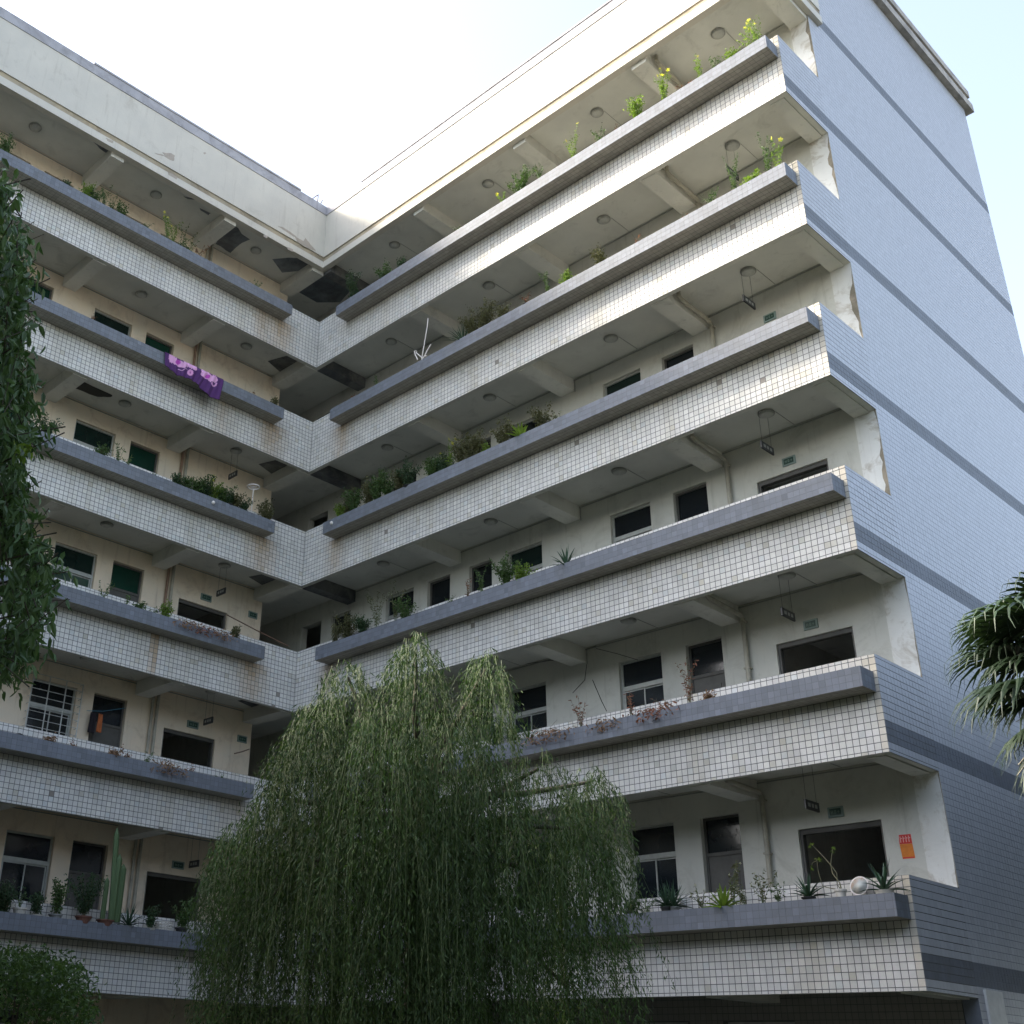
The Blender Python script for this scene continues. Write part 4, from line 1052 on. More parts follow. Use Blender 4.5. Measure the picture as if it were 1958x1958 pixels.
PL = {
 ('R', 6): [('c', 620, 185, 'weed_yellow', .62, .16, 4), ('c', 500, 225, 'weed_yellow', .55, .22, 3), ('c', 410, 285, 'lime', .14, .14), ('c', 305, 345, 'weed', .28, .10), ('c', 232, 392, 'weed_yellow', .55, .10, 1), ('c', 150, 430, 'weed_dry', .22, .18), ('c', 40, 495, 'weed_yellow', .62, .12, 3),
            ('b', 1860, 510, 'weed_yellow', .66, .18, 3), ('b', 1715, 610, 'lime', .50, .14), ('b', 1610, 680, 'weed_dry', .16, .12), ('b', 1520, 720, 'weed', .36, .14), ('b', 1385, 815, 'weed_yellow', .62, .18, 2), ('b', 1200, 925, 'weed', .45, .20), ('b', 1100, 980, 'shrub', .50, .24), ('b', 1000, 1040, 'weed_yellow', .34, .10, 1),
            ('b', 780, 1190, 'weed', .20, .16), ('b', 480, 1370, 'dark', .22, .16), ('b', 380, 1440, 'shrub', .34, .20), ('b', 215, 1540, 'dark', .62, .28)],
 ('R', 5): [('c', 690, 830, 'weed_yellow', .52, .16, 2), ('c', 585, 890, 'weed', .85, .14), ('c', 505, 935, 'lime', .17, .12), ('c', 410, 980, 'weed', .70, .14), ('c', 285, 1050, 'weed', .36, .16), ('c', 170, 1115, 'weed_dry', .12, .14), ('b', 1720, 1290, 'weed_dry', .24, .10), ('b', 1530, 1390, 'olive', .30, .14), ('b', 1000, 1655, 'olive', .30, .20), ('b', 850, 1725, 'olive', .45, .24),
            ('b', 1350, 1480, 'lime', .20, .18), ('b', 1250, 1530, 'weed', .46, .18), ('b', 1140, 1590, 'weed_dry', .30, .14), ('b', 900, 1700, 'olive', .52, .26), ('b', 795, 1765, 'spiky', .36, .1), ('e', 345, 200, 'weed', .30, .05), ('e', 220, 290, 'weed_dry', .12, .12), ('e', 130, 330, 'weed', .14, .10)],
 ('R', 4): [('e', 1300, 390, 'weed_white', .20, .08, 3), ('e', 1210, 425, 'olive', .36, .24), ('e', 1110, 480, 'agave', .26, .2), ('e', 1020, 510, 'olive', .40, .26), ('e', 925, 560, 'lime', .14, .14), ('e', 840, 590, 'olive', .46, .26), ('e', 735, 640, 'weed_yellow', .50, .26, 5), ('e', 640, 690, 'shrub', .44, .26), ('e', 520, 730, 'dark', .60, .30), ('e', 410, 780, 'shrub', .52, .28), ('e', 300, 830, 'olive', .56, .28), ('e', 225, 870, 'shrub', .46, .24), ('e', 155, 905, 'lime', .30, .14), ('e', 190, 880, 'olive', .50, .22), ('e', 350, 805, 'shrub', .55, .26), ('e', 465, 755, 'olive', .50, .26), ('e', 690, 660, 'dark', .42, .26), ('e', 790, 620, 'olive', .44, .24), ('e', 885, 575, 'olive', .42, .22)],
 ('R', 3): [('e', 1350, 1150, 'aloe', .30, .1), ('e', 1110, 1235, 'lime', .22, .20), ('e', 1035, 1270, 'shrub', .48, .26), ('e', 890, 1310, 'weed', .50, .12), ('e', 825, 1330, 'weed_dry', .34, .06), ('e', 735, 1375, 'weed', .12, .18), ('e', 500, 1430, 'shrub', .40, .22), ('e', 440, 1450, 'weed_white', .80, .20, 7), ('e', 340, 1490, 'weed_white', .75, .22, 8), ('e', 265, 1520, 'dark', .40, .24), ('e', 180, 1550, 'olive', .48, .22), ('e', 120, 1570, 'palmlet', .42, .12)],
 ('R', 2): [('i', 280, 190, 'dead', .10, .10), ('i', 185, 200, 'weed_dry', .60, .14), ('i', 60, 230, 'weed_dry', .20, .20), ('h', 1840, 240, 'withered_red', .18, .26), ('h', 1690, 300, 'weed_dry', .42, .10), ('h', 1580, 300, 'withered', .10, .22), ('h', 1430, 320, 'weed_dry', .44, .16), ('h', 1340, 340, 'withered', .12, .22), ('h', 1230, 380, 'withered', .22, .24), ('h', 1150, 400, 'grass', .36, .1), ('h', 1070, 410, 'shrub', .22, .14), ('h', 965, 430, 'dark', .52, .26)],
 ('R', 1): [('i', 1215, 1225, 'aloe', .42, .1), ('i', 965, 1160, 'bare', .6, .2), ('i', 800, 1240, 'aloe', .34, .1), ('i', 640, 1265, 'weed', .26, .12), ('i', 560, 1265, 'weed_white', .42, .22, 6), ('i', 480, 1270, 'weed_white', .34, .18, 4), ('i', 360, 1280, 'agave', .30, .2), ('i', 400, 1260, 'weed_white', .55, .12, 5), ('i', 250, 1290, 'weed_white', .30, .22, 6), ('i', 90, 1310, 'spiky', .42, .1), ('h', 1880, 1310, 'spiky', .38, .1), ('h', 1760, 1315, 'weed', .30, .16), ('h', 1680, 1320, 'dark', .16, .10)],
 ('L', 6): [('a', 30, 790, 'shrub', .36, .24), ('a', 350, 960, 'dark', .12, .08), ('a', 455, 1020, 'lime', .30, .12), ('a', 545, 1060, 'weed', .46, .20), ('a', 625, 1110, 'shrub', .22, .18), ('a', 770, 1185, 'weed', .16, .14), ('a', 880, 1250, 'weed_yellow', .62, .16, 3), ('a', 950, 1285, 'weed', .42, .34), ('a', 1040, 1335, 'weed_dry', .22, .24), ('a', 1345, 1495, 'weed', .18, .18), ('a', 500, 1040, 'shrub', .30, .20), ('a', 585, 1085, 'weed', .36, .20), ('a', 910, 1265, 'weed_yellow', .50, .20, 2), ('a', 1000, 1315, 'weed', .30, .30)],
 ('L', 5): [('a', 475, 1680, 'weed_dry', .12, .12), ('d', 1320, 305, 'weed_dry', .14, .10), ('d', 1435, 335, 'olive', .18, .10)],
 ('L', 4): [('d', 240, 470, 'dark', .34, .24), ('d', 520, 590, 'shrub', .20, .26), ('d', 620, 620, 'weed', .42, .14), ('d', 665, 640, 'weed', .24, .10), ('d', 800, 700, 'weed', .08, .06), ('d', 930, 745, 'dark', .24, .20), ('d', 1030, 790, 'shrub', .34, .26), ('d', 1120, 820, 'lime', .36, .24), ('d', 1105, 790, 'weed_yellow', .60, .05, 2), ('d', 1195, 850, 'dark', .30, .22), ('d', 1275, 880, 'dark', .24, .18), ('d', 1395, 925, 'olive', .40, .20), ('d', 985, 765, 'shrub', .28, .24), ('d', 1075, 805, 'dark', .36, .24), ('d', 1160, 835, 'shrub', .36, .24), ('d', 1235, 865, 'olive', .30, .22), ('d', 1450, 950, 'olive', .24, .18)],
 ('L', 3): [('d', 540, 1340, 'weed', .36, .20), ('d', 660, 1380, 'weed', .26, .12), ('d', 720, 1410, 'shrub', .12, .16), ('d', 800, 1430, 'weed', .14, .14), ('d', 865, 1440, 'lime', .28, .14), ('d', 960, 1470, 'withered', .12, .22), ('d', 1050, 1510, 'withered_red', .14, .24), ('d', 1145, 1545, 'withered', .16, .22), ('d', 1230, 1560, 'olive', .26, .10)],
 ('L', 2): [('g', 250, 420, 'dead', .08, .12), ('g', 370, 450, 'weed_dry', .12, .20), ('g', 590, 490, 'dead', .10, .20), ('g', 660, 510, 'weed_dry', .14, .10), ('g', 775, 530, 'weed', .22, .10), ('g', 850, 545, 'withered', .22, .22), ('g', 930, 570, 'withered', .10, .12), ('g', 1000, 585, 'weed_dry', .14, .10), ('g', 1150, 620, 'weed', .10, .14)],
 ('L', 1): [('g', 20, 1320, 'dark', .45, .28), ('g', 95, 1320, 'weed', .30, .14), ('g', 190, 1325, 'dark', .36, .18), ('g', 290, 1330, 'shrub', .62, .20), ('g', 430, 1350, 'dark', .75, .34), ('g', 545, 1370, 'cactus', 1.55, .2), ('g', 665, 1390, 'aloe', .42, .1), ('g', 780, 1400, 'dark', .36, .14), ('g', 950, 1430, 'shrub', .55, .20)],
}
POTS = {('R', 1, 0): ('pot_white', .13, .10, 'bowl'), ('R', 1, 1): ('pot_white', .085, .17, 't'), ('R', 1, 2): ('pot_dark', .10, .10, 't'), ('R', 1, 9): ('pot_grey', .10, .12, 't'), ('R', 1, 10): ('pot_dark', .10, .12, 't'), ('R', 1, 12): ('pot_dark', .10, .10, 't'),
        ('L', 1, 1): ('pot_white', .13, .16, 't'), ('L', 1, 2): ('pot_white', .12, .08, 'bowl'), ('L', 1, 3): ('pot_grey', .13, .12, 't'), ('L', 1, 4): ('pot_clay', .16, .14, 't'), ('L', 1, 5): ('pot_clay', .17, .12, 't'), ('L', 1, 6): ('pot_grey', .12, .06, 'bowl'), ('L', 1, 7): ('pot_white', .12, .06, 'bowl'), ('L', 1, 8): ('pot_dark', .13, .14, 't'),
        ('R', 2, 10): ('pot_white', .12, .06, 'bowl'), ('R', 2, 11): ('pot_clay', .13, .06, 'bowl'), ('R', 4, 8): ('pot_dark', .14, .06, 't'), ('R', 5, 12): ('pot_dark', .10, .06, 't'), ('R', 3, 9): ('pot_dark', .12, .08, 't'), ('L', 4, 9): ('pot_dark', .11, .06, 't'), ('L', 3, 8): ('pot_dark', .08, .06, 't')}
rp = random.Random(11)
LVT = {6: 'top', 5: 'fifth-floor', 4: 'fourth-floor', 3: 'third-floor', 2: 'second-floor', 1: 'first-floor'}
for (wing, k), lst in PL.items():
    OUTV[0] = np.array([0, -1.0, 0]) if wing == 'R' else np.array([1.0, 0, 0])
    for i, e in enumerate(lst):
        ox, oy = O_[e[0]]; px, py = ox + S7 * e[1], oy + S7 * e[2]
        if wing == 'R': q = on(px, py, 1, -0.22); p = (float(np.clip(q[0], 1.4, L - 0.25)), -0.30 + rp.uniform(-0.03, 0.05), ZB[k] + PZ1 - 0.05)
        else: q = on(px, py, 0, 0.22); p = (0.30 + rp.uniform(-0.05, 0.03), float(min(q[1], -1.45)), ZB[k] + PZ1 - 0.05)
        pk = POTS.get((wing, k, i))
        zadd = 0
        if pk: zadd = pk[2] * 0.85
        if pk and wing == 'R' and k == 1: zadd = pk[2] * 0.85
        end = 'from the right end' if wing == 'R' else 'from the left edge of the picture'
        n_ = i
        lb = f"{desc[e[3]]}, {ORD[n_]} from the {'right' if wing == 'R' else 'left'} in the {LVT[k]} {'right' if wing == 'R' else 'left'}-wing trough"
        dd = np.array(p) - CAM; tn = dd[2] / math.hypot(dd[0], dd[1])
        t = make_plant(e[3], (p[0], p[1], p[2] + zadd), e[4] * (1.55 if not pk else 1.15) + (0.10 * tn if not pk else 0.05), e[5] * 1.6, rp, lb, 'plants in the planter troughs', nf=e[6] if len(e) > 6 else 3)
        if pk: pot(t, p, pk[1], pk[2], pk[0], pk[3])
# stained enamel basin leaning against the parapet
c = on(1258 + S7 * 1062, 1258 + S7 * 1203, 1, -0.16)
ax_ = Matrix.Rotation(R(72), 3, 'X')
t = thing('enamel_basin', 'round white enamel basin with orange rust, tipped up beside the white pot', 'basin', (c[0], c[1], ZB[1] + PZ1 - 0.05))
b = MB(); b.lathe(c, [(0.08, -0.06), (0.11, -0.03), (0.135, 0.0), (0.145, 0.004), (0.135, 0.008), (0.105, -0.022), (0.075, -0.050)], 28, ax_); b.build('basin', 'offwhite', t, smooth=True)
MT['basin_rust'] = plaster('basin_rust', (0.46, 0.50, 0.48), (0.55, 0.46, 0.34), (0.42, 0.22, 0.10), 0.7, 0.45, 0.6, drip=0)
b = MB(); b.lathe(c, [(0.085, -0.046), (0.104, -0.020), (0.128, 0.001)], 28, ax_); b.build('stained_inside', 'basin_rust', t, smooth=True)
# dark shoe-like lump and white tubs
p = on(105 * S7, 1258 + 392 * S7, 0, 0.2)
b = MB(); b.lathe((p[0], p[1], ZB[2] + PZ1 - 0.05), [(0.11, 0), (0.12, 0.05), (0.09, 0.10), (0.03, 0.13)], 14); o = b.build('dark_lump', 'pot_dark', smooth=True); tag(o, 'dark shoe-like lump lying in the second-floor left-wing trough', 'bowl')
p = on(865 * S7, 1258 + 1395 * S7, 0, 0.2)
t = thing('wire_basket', 'white lattice plastic basket in the first-floor left-wing trough beside the willow', 'basket', (p[0], p[1], ZB[1] + PZ1 - 0.05))
for j in range(5):
    b = MB(); z = ZB[1] + PZ1 - 0.05 + j * 0.055; b.tube([(p[0] + (0.15 + j * 0.008) * math.cos(a), p[1] + (0.15 + j * 0.008) * math.sin(a), z) for a in [2 * math.pi * i / 20 for i in range(21)]], 0.012, 5, cap=False); b.build('hoop', 'pot_white', t)
for i in range(16):
    a = 2 * math.pi * i / 16; b = MB(); b.tube([(p[0] + 0.15 * math.cos(a), p[1] + 0.15 * math.sin(a), ZB[1] + PZ1 - 0.05), (p[0] + 0.182 * math.cos(a), p[1] + 0.182 * math.sin(a), ZB[1] + PZ1 + 0.17)], 0.010, 5); b.build('rib', 'pot_white', t)
# ================================================================== TREES
def limb(b, p, q, r0, r1, wob=0.15, k=5):
    p = np.array(p, float); q = np.array(q, float); n = np.linalg.norm(q - p)
    pts = [p + (q - p) * f + (np.array([random.gauss(0, wob), random.gauss(0, wob), 0]) * n * 0.2 * math.sin(math.pi * f)) for f in np.linspace(0, 1, k)]
    b.tube(pts, r0, 8, r1, cap=False); return pts
# --- weeping willow in front of the inner corner
TW = 12.0
wroot = at(800, 1990, TW); wroot[2] = GZ
willow = thing('weeping_willow', 'large weeping willow with long hanging strands in front of the inner corner', 'tree', wroot)
b = MB(); tr = limb(b, wroot, at(800, 1560, TW), 0.17, 0.12, 0.05, 6); b.build('trunk', 'bark', willow, smooth=True)
# crown humps: (px, py of the top, depth, half-width px, depth spread m, number of strands, strand length m)
HUMPS = [(795, 1205, 12.0, 62, .6, 120, 1.7), (665, 1250, 12.4, 60, .6, 90, 1.6), (615, 1310, 12.2, 55, .6, 80, 1.5), (930, 1235, 12.3, 48, .5, 90, 1.3), (860, 1330, 11.8, 90, .8, 150, 1.9), (735, 1330, 11.6, 110, .8, 170, 2.1), (600, 1350, 12.0, 85, .7, 150, 2.1),
         (1030, 1425, 12.0, 105, .8, 140, 1.9), (1130, 1450, 12.2, 58, .6, 90, 1.6), (930, 1420, 11.5, 90, .8, 150, 2.2), (800, 1480, 11.3, 120, .9, 190, 2.4), (660, 1480, 11.5, 110, .9, 180, 2.4), (530, 1480, 11.9, 60, .7, 120, 2.0),
         (468, 1550, 12.2, 55, .7, 90, 1.7), (425, 1620, 12.2, 34, .5, 60, 1.5), (1090, 1540, 11.7, 85, .7, 130, 2.2), (560, 1620, 11.6, 110, .9, 150, 1.3), (900, 1610, 11.2, 120, .9, 150, 2.0), (1030, 1640, 11.4, 90, .8, 110, 1.2), (740, 1650, 11.2, 110, .9, 130, 1.8), (470, 1700, 12.0, 60, .7, 60, 1.2), (880, 1760, 11.3, 50, .5, 60, 1.6), (1080, 1840, 11.6, 90, .6, 60, .9)]
WP = []; WD = []; WL = []; WT_ = []; SB = MB(); gw_ = np.random.default_rng(5)
fork = at(800, 1560, TW)
lb_ = MB()
for (hx, hy, ht, hw, hd, ns, sl) in HUMPS:
    ctr = at(hx, hy + 45, ht)
    limb(lb_, fork + gw_.normal(0, 0.05, 3), ctr, 0.055, 0.016, 0.25, 6)
    shade = gw_.uniform(0.72, 1.22); hw *= 0.86
    for i in range(ns):
        a = gw_.uniform(0, 2 * math.pi); rr = math.sqrt(gw_.random())
        ux = math.cos(a) * rr * hw * ht / FPX; uy = math.sin(a) * rr * hd
        top = at(hx, hy, ht) + np.array([CR[0], CR[1], 0]) * ux + np.array([CF[0], CF[1], 0]) * uy * 1.2
        top[2] -= (rr ** 1.6) * 0.62 * hw / 80 + abs(gw_.normal(0, 0.16))
        out = (top - ctr); out[2] = 0; on_ = np.linalg.norm(out) + 1e-6; out /= on_
        ln = sl * (gw_.uniform(0.3, 0.8) if gw_.random() < 0.55 else gw_.uniform(0.8, 1.35)); steps = int(ln / 0.024)
        f = np.linspace(0, 1, steps)
        sw = gw_.normal(0, 0.05 if gw_.random() < 0.7 else 0.22, 3); ph = gw_.uniform(0, 6)
        arch = 0.14 * (1 - np.exp(-f * ln * 5))
        pos = top[None] + out[None] * (arch[:, None] + 0.03 * f[:, None]) + sw[None] * f[:, None] + np.array([1, 0.3, 0])[None] * (0.02 * np.sin(ph + f * ln * 4))[:, None]
        pos[:, 2] = top[2] + 0.05 * np.sin(np.clip(f * ln * 7, 0, math.pi)) - f * ln
        if pos[-1, 2] < GZ + 0.6: pos = pos[pos[:, 2] > GZ + 0.6]; steps = len(pos)
        if steps < 4: continue
        WP.append(pos); d = gw_.normal(0, 0.55, (steps, 3)); d[:, 2] = -1.15 + gw_.normal(0, 0.25, steps); d += out * 0.25
        WD.append(d); WL.append(gw_.uniform(0.055, 0.10, steps) * (1 - 0.4 * np.linspace(0, 1, steps)))
        br = shade * gw_.uniform(0.75, 1.25); bb = np.clip(br * gw_.normal(1, 0.14, steps), 0.45, 1.6)
        WT_.append(np.stack([bb, bb, bb, np.clip(gw_.normal(0.4, 0.3, steps), 0, 1)], 1))
        if i % 2 == 0: SB.tube([pos[0], pos[steps // 3], pos[2 * steps // 3], pos[-1]], 0.0035, 3, 0.0015, cap=False)
lb_.build('limb', 'bark', willow, smooth=True)
P = np.concatenate(WP); Dv = np.concatenate(WD); Ln = np.concatenate(WL); T = np.concatenate(WT_)
P = P + gw_.normal(0, 0.024, P.shape) * np.array([1, 1, 0.6])
v = leaves(P, Dv, Ln, 0.0115, six=False, tint=T, r_=gw_)
o = np_mesh('crown', v[0], v[1], 'willow', willow, tint=v[2])
SB.build('strands', 'stem_g', willow, kind='stuff')
print('willow leaves', len(P))

def leafy(P, ln, wd, mat, parent, g_, droop=0.5, six=True, name='crown'):
    n = len(P); Dv = g_.normal(0, 1, (n, 3)); Dv[:, 2] -= droop * 2
    vv = leaves(P, Dv, g_.uniform(0.7, 1.15, n) * ln, g_.uniform(0.8, 1.2, n) * wd, six=six, r_=g_, fold=0.2)
    return np_mesh(name, vv[0], vv[1], mat, parent, tint=vv[2])
# --- broad-leaved tree at the left edge
g_ = np.random.default_rng(21)
bound = [(330, 2), (360, 8), (420, 28), (500, 40), (560, 38), (600, 48), (650, 40), (700, 34), (740, 52), (800, 66), (850, 58), (890, 30), (930, 42), (1000, 40), (1045, 62), (1085, 100), (1120, 98), (1150, 78), (1190, 88), (1215, 60), (1250, 30), (1290, 12), (1330, 0)]
by = [q[0] for q in bound]; bx = [q[1] for q in bound]
troot = at(-330, 1500, 7.4); troot[2] = GZ
ftree = thing('broadleaf_tree', 'broad-leaved evergreen tree with drooping pointed leaves at the left edge', 'tree', troot)
b = MB(); tp = at(-300, 900, 7.4); limb(b, troot, tp, 0.17, 0.09, 0.1, 7); b.build('trunk', 'bark', ftree, smooth=True)
lb_ = MB(); P = []
ntw = 520
for i in range(ntw):
    y = g_.uniform(345, 1290); bxx = np.interp(y, by, bx)
    if g_.random() < 0.45: x = bxx - abs(g_.normal(0, 26)) - 4
    else: x = bxx - g_.uniform(10, 420)
    t_ = 7.2 + g_.uniform(-0.75, 0.75)
    c = at(x, y, t_)
    tdir = g_.normal(0, 1, 3); tdir[2] -= 0.7; tdir /= np.linalg.norm(tdir)
    ln = g_.uniform(0.08, 0.20)
    inward = at(-300, y + 120, 7.3)
    if i % 6 == 0: limb(lb_, inward + g_.normal(0, 0.1, 3), c, 0.016, 0.005, 0.2, 4)
    else: lb_.tube([c - tdir * ln * 1.4, c, c + tdir * ln], 0.004, 4, 0.002, cap=False)
    k = 20
    q = c + tdir * g_.uniform(-ln, ln, (k, 1)) + g_.normal(0, 0.035, (k, 3)); P.append(q)
# rest of the crown outside the picture
for i in range(260):
    a = g_.normal(0, 1, 3); a /= np.linalg.norm(a); c = at(-420, 850, 7.6) + a * np.array([1.1, 1.1, 1.6]) * g_.uniform(0.6, 1.0)
    dx = (c - CAM) @ CR / ((c - CAM) @ CF) * FPX + PPX
    if dx > -20: continue
    P.append(c + g_.normal(0, 0.09, (26, 3)))
lb_.build('limb', 'bark', ftree, smooth=True)
P = np.concatenate(P)
leafy(P, 0.078, 0.031, 'ficus', ftree, g_, 0.75)
print('ficus leaves', len(P))
# a fresh yellow-green shoot in it
s0 = at(42, 862, 6.5); leafy(s0 + g_.normal(0, 0.028, (26, 3)), 0.06, 0.028, 'leaf_lime', ftree, g_, 0.5, name='young_leaves')
# --- bush at the lower left
g_ = np.random.default_rng(33)
c0 = at(20, 2010, 9.0); br_ = c0.copy(); br_[2] = GZ
bush = thing('garden_bush', 'dense small-leaved bush at the lower left corner below the first-floor trough', 'bush', br_)
b = MB()
for i in range(14): limb(b, br_ + g_.normal(0, 0.08, 3) * [1, 1, 0], at(g_.uniform(-180, 150), g_.uniform(1850, 1960), 9 + g_.uniform(-0.5, 0.5)), 0.02, 0.006, 0.2, 4)
b.build('stems', 'bark', bush, smooth=True)
P = []
for i in range(620):
    x = g_.uniform(-320, 172); yt = np.interp(x, [-320, -100, 0, 40, 90, 130, 155, 172], [1800, 1800, 1822, 1816, 1832, 1842, 1860, 1905])
    y = yt + abs(g_.normal(0, 70)) + 6
    P.append(at(x, y, 9 + g_.uniform(-0.7, 0.7)) + g_.normal(0, 0.05, (22, 3)))
P = np.concatenate(P); leafy(P, 0.048, 0.020, 'leaf_green', bush, g_, 0.1)
# --- fan palm at the right edge
g_ = np.random.default_rng(44)
pc = at(2130, 1290, 9.0); pr = pc.copy(); pr[2] = GZ
palm = thing('fan_palm', 'fan palm with drooping leaf tips at the right edge beside the end wall', 'tree', pr)
b = MB(); limb(b, pr, pc - np.array([0, 0, 0.2]), 0.14, 0.11, 0.03, 8); b.build('trunk', 'bark', palm, smooth=True)
b = MB(); Vs = []; Fs = []; Ts = []; c = 0
def fan(base, tip, rad, br):
    """petiole base->tip, then a pleated blade of segments whose ends hang down"""
    global c
    d = tip - base; d /= np.linalg.norm(d)
    b.tube([base, base + (tip - base) * 0.5 + np.array([0, 0, 0.10]), tip], 0.014, 5, 0.009, cap=False)
    side = np.cross(d, [0, 0, 1]); side /= np.linalg.norm(side) + 1e-9
    upv = np.cross(side, d)
    n = 40
    for i in range(n):
        a = (i / (n - 1) - 0.5) * 3.7
        rd = d * math.cos(a) + side * math.sin(a); rd = rd + upv * (0.06 * (-1) ** i)
        sw = np.cross(rd, upv); sw /= np.linalg.norm(sw) + 1e-9
        ln = rad * (0.82 + 0.18 * math.cos(a)) * g_.uniform(0.93, 1.05); bb = br * g_.uniform(0.8, 1.2)
        q = [tip, tip + rd * ln * 0.35, tip + rd * ln * 0.66 - np.array([0, 0, 0.05 * ln]), tip + rd * ln * 0.86 - np.array([0, 0, 0.18 * ln]), tip + rd * ln * 0.95 - np.array([0, 0, 0.30 * ln]) + g_.normal(0, 0.012, 3), tip + rd * ln * 1.0 - np.array([0, 0, 0.46 * ln]) + g_.normal(0, 0.02, 3)]
        w_ = [0.004, rad * 0.030, rad * 0.038, rad * 0.018, rad * 0.008, 0.001]
        for p_, ww in zip(q, w_):
            Vs.extend([p_ + sw * ww, p_ + upv * ww * 0.5, p_ - sw * ww]); Ts.extend([(bb, bb, bb, min(1, max(0, br - 0.5)))] * 3)
        for j in range(5):
            o_ = c + j * 3; Fs.extend([(o_, o_ + 1, o_ + 4, o_ + 3), (o_ + 1, o_ + 2, o_ + 5, o_ + 4)])
        c += 18
lv = [(1930, 1215, 8.4, .60), (1895, 1300, 8.9, .55), (1890, 1250, 9.2, .5), (1925, 1370, 8.3, .60), (1985, 1225, 8.8, .58), (1905, 1240, 8.7, .42), (1935, 1320, 8.5, .44), (1900, 1390, 9.1, .40), (1960, 1400, 8.4, .46), (2030, 1180, 9.2, .5), (1975, 1310, 9.3, .44), (2010, 1480, 8.7, .5), (1930, 1475, 8.9, .34), (2100, 1150, 8.8, .5), (2200, 1180, 9.3, .5), (2290, 1260, 8.9, .5), (2280, 1400, 9.2, .5), (2190, 1480, 8.6, .5), (2080, 1420, 8.2, .5), (2090, 1300, 9.9, .5), (2180, 1300, 8.1, .5)]
lv += [(1985, 1175, 8.9, .45), (1955, 1240, 9.4, .5)]
for (x, y, t_, rad) in lv:
    e = at(x, y - 62, t_); fan(pc + g_.normal(0, 0.05, 3), pc + (e - pc) * 0.78, rad * 1.05, g_.uniform(0.75, 1.15))
np_mesh('crown', Vs, Fs, 'palm_leaf', palm, tint=Ts)
b.build('petioles', 'pipe', palm)
b = MB()
for i in range(26):
    a = g_.uniform(0, 6.28); q = pc + np.array([math.cos(a) * 0.2, math.sin(a) * 0.2, -0.1]); e = at(g_.uniform(1925, 2250), g_.uniform(1380, 1500), 8.9 + g_.uniform(-0.4, 0.4)); b.tube([q, (q + e) / 2 + np.array([0, 0, 0.12]), e], 0.012, 4, 0.004, cap=False)
b.build('dead_leafstalks', 'pipe', palm)

# --- trees added out of view, in-frame leaves skipped, to darken the foot of the building
def shade_tree(x, y, h, rad, n, ls, seed, label):
    g_ = np.random.default_rng(seed)
    t = thing('added_shade_tree', label, 'tree', (x, y, GZ), 'added trees out of view that shade the lower floors')
    b = MB(); random.seed(seed); limb(b, (x, y, GZ), (x, y, GZ + h * 0.55), 0.2, 0.13, 0.05, 6); b.build('trunk', 'bark', t, smooth=True)
    P = []; b = MB()
    for i in range(n // 40):
        a = g_.normal(0, 1, 3); a /= np.linalg.norm(a); c_ = np.array([x, y, GZ + h * 0.66]) + a * np.array([rad, rad, h * 0.33]) * g_.uniform(0.45, 1.0) ** 0.5
        d_ = c_ - CAM; z_ = d_ @ CF
        if z_ > 0.5:
            px = d_ @ CR / z_ * FPX + PPX; py = PPY - d_ @ CU / z_ * FPX
            m_ = 1.6 * FPX / z_
            if -m_ < px < 1958 + m_ and -m_ < py < 1958 + m_: continue
        P.append(c_ + g_.normal(0, rad * 0.11, (40, 3)))
        if i % 5 == 0: limb(b, (x, y, GZ + h * 0.5), c_, 0.05, 0.01, 0.2, 4)
    b.build('limb', 'bark', t, smooth=True)
    leafy(np.concatenate(P), ls, ls * 0.5, 'leaf_dark', t, g_, 0.3, six=False)
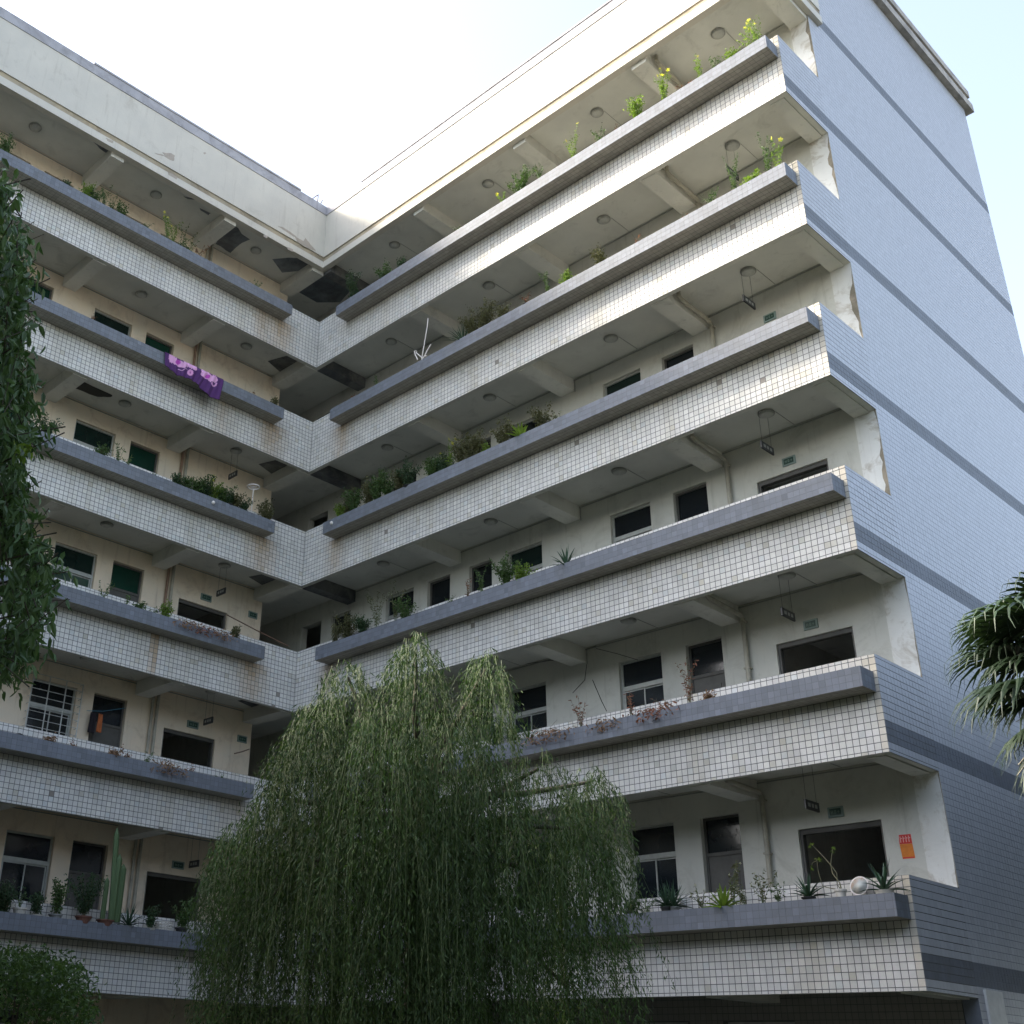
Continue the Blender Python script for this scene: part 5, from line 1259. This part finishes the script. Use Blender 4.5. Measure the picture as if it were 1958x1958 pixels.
for i, (x, y, h, rad, lb) in enumerate(((20.8, -1.5, 9.5, 3.0, 'added round-crowned shade tree just right of the end wall'), (21.0, 5.0, 11.0, 3.4, 'added tall shade tree farther back beside the end wall'), (21.5, 11.5, 11.5, 3.4, 'added shade tree at the rear of the end wall'), (25.5, -8.5, 9.5, 3.4, 'added shade tree to the right of the camera'), (17.5, -23.5, 11.0, 3.8, 'added shade tree behind the camera to the left'),
                                        (26.0, -21.0, 11.0, 3.8, 'added shade tree behind the camera to the right'), (8.5, -16.5, 10.5, 3.6, 'added shade tree before the far end of the left wing'), (3.8, -13.3, 9.0, 2.9, 'added shade tree close before the left wing'), (12.5, -20.0, 11.0, 3.8, 'added shade tree between the left wing and the camera'), (27.5, -2.5, 12.0, 3.8, 'added large shade tree east of the end wall'), (28.0, 6.0, 13.0, 4.0, 'added largest shade tree east of the end wall'), (3.5, -19.5, 11.5, 3.6, 'added shade tree at the south end of the left wing'), (6.5, -13.2, 7.5, 2.4, 'added low dense shade tree just outside the left edge of the view'), (10.5, -15.2, 8.5, 2.8, 'second added low dense shade tree outside the left edge of the view'), (14.5, -17.0, 10.0, 2.8, 'added slender shade tree left of the camera'), (24.0, -4.0, 11.0, 3.0, 'added dense shade tree between the camera and the end wall'), (17.6, 1.0, 9.0, 2.3, 'added shade tree close against the front of the end wall'), (17.5, 5.5, 9.5, 2.5, 'added shade tree close against the middle of the end wall'), (17.7, 10.2, 9.5, 2.5, 'added shade tree close against the rear of the end wall'), (2.7, -11.0, 8.0, 2.3, 'added shade tree close against the left wing out of view'), (6.2, -12.6, 8.5, 2.4, 'added shade tree in front of the left wing out of view'))):
    shade_tree(x, y, h, rad, 12000, 0.22, 60 + i, lb)
# --- unseen blocks added to cut low skylight on the lower floors
for (lb, bx, side) in (('plain four storey block added behind the camera to cut skylight', (-14, 46, -52, -42), 's'), ('plain four storey block added east of the end wall to cut skylight', (38, 48, -40, 26), 'e')):
    nb = thing('added_shade_block', lb, 'building', (bx[0], bx[2], GZ), 'added blocks out of view that cut skylight')
    b = MB(); b.box(*bx, GZ, 15.5); b.build('walls', 'grout_end', nb)
    b = MB(); b.box(bx[0] - 0.4, bx[1] + 0.4, bx[2] - 0.4, bx[3] + 0.4, 15.501, 15.9); b.build('roof', 'cornice', nb)
    for k in range(4):
        b = MB()
        if side == 's':
            for x in range(bx[0] + 2, bx[1] - 2, 4): b.box(x, x + 2.4, -42.0, -41.96, GZ + 1.2 + 3.3 * k, GZ + 2.9 + 3.3 * k)
        else:
            for y in range(bx[2] + 2, bx[3] - 2, 4): b.box(37.96, 38.0, y, y + 2.4, GZ + 1.2 + 3.3 * k, GZ + 2.9 + 3.3 * k)
        b.build('window_row', 'glass', nb, kind='stuff')
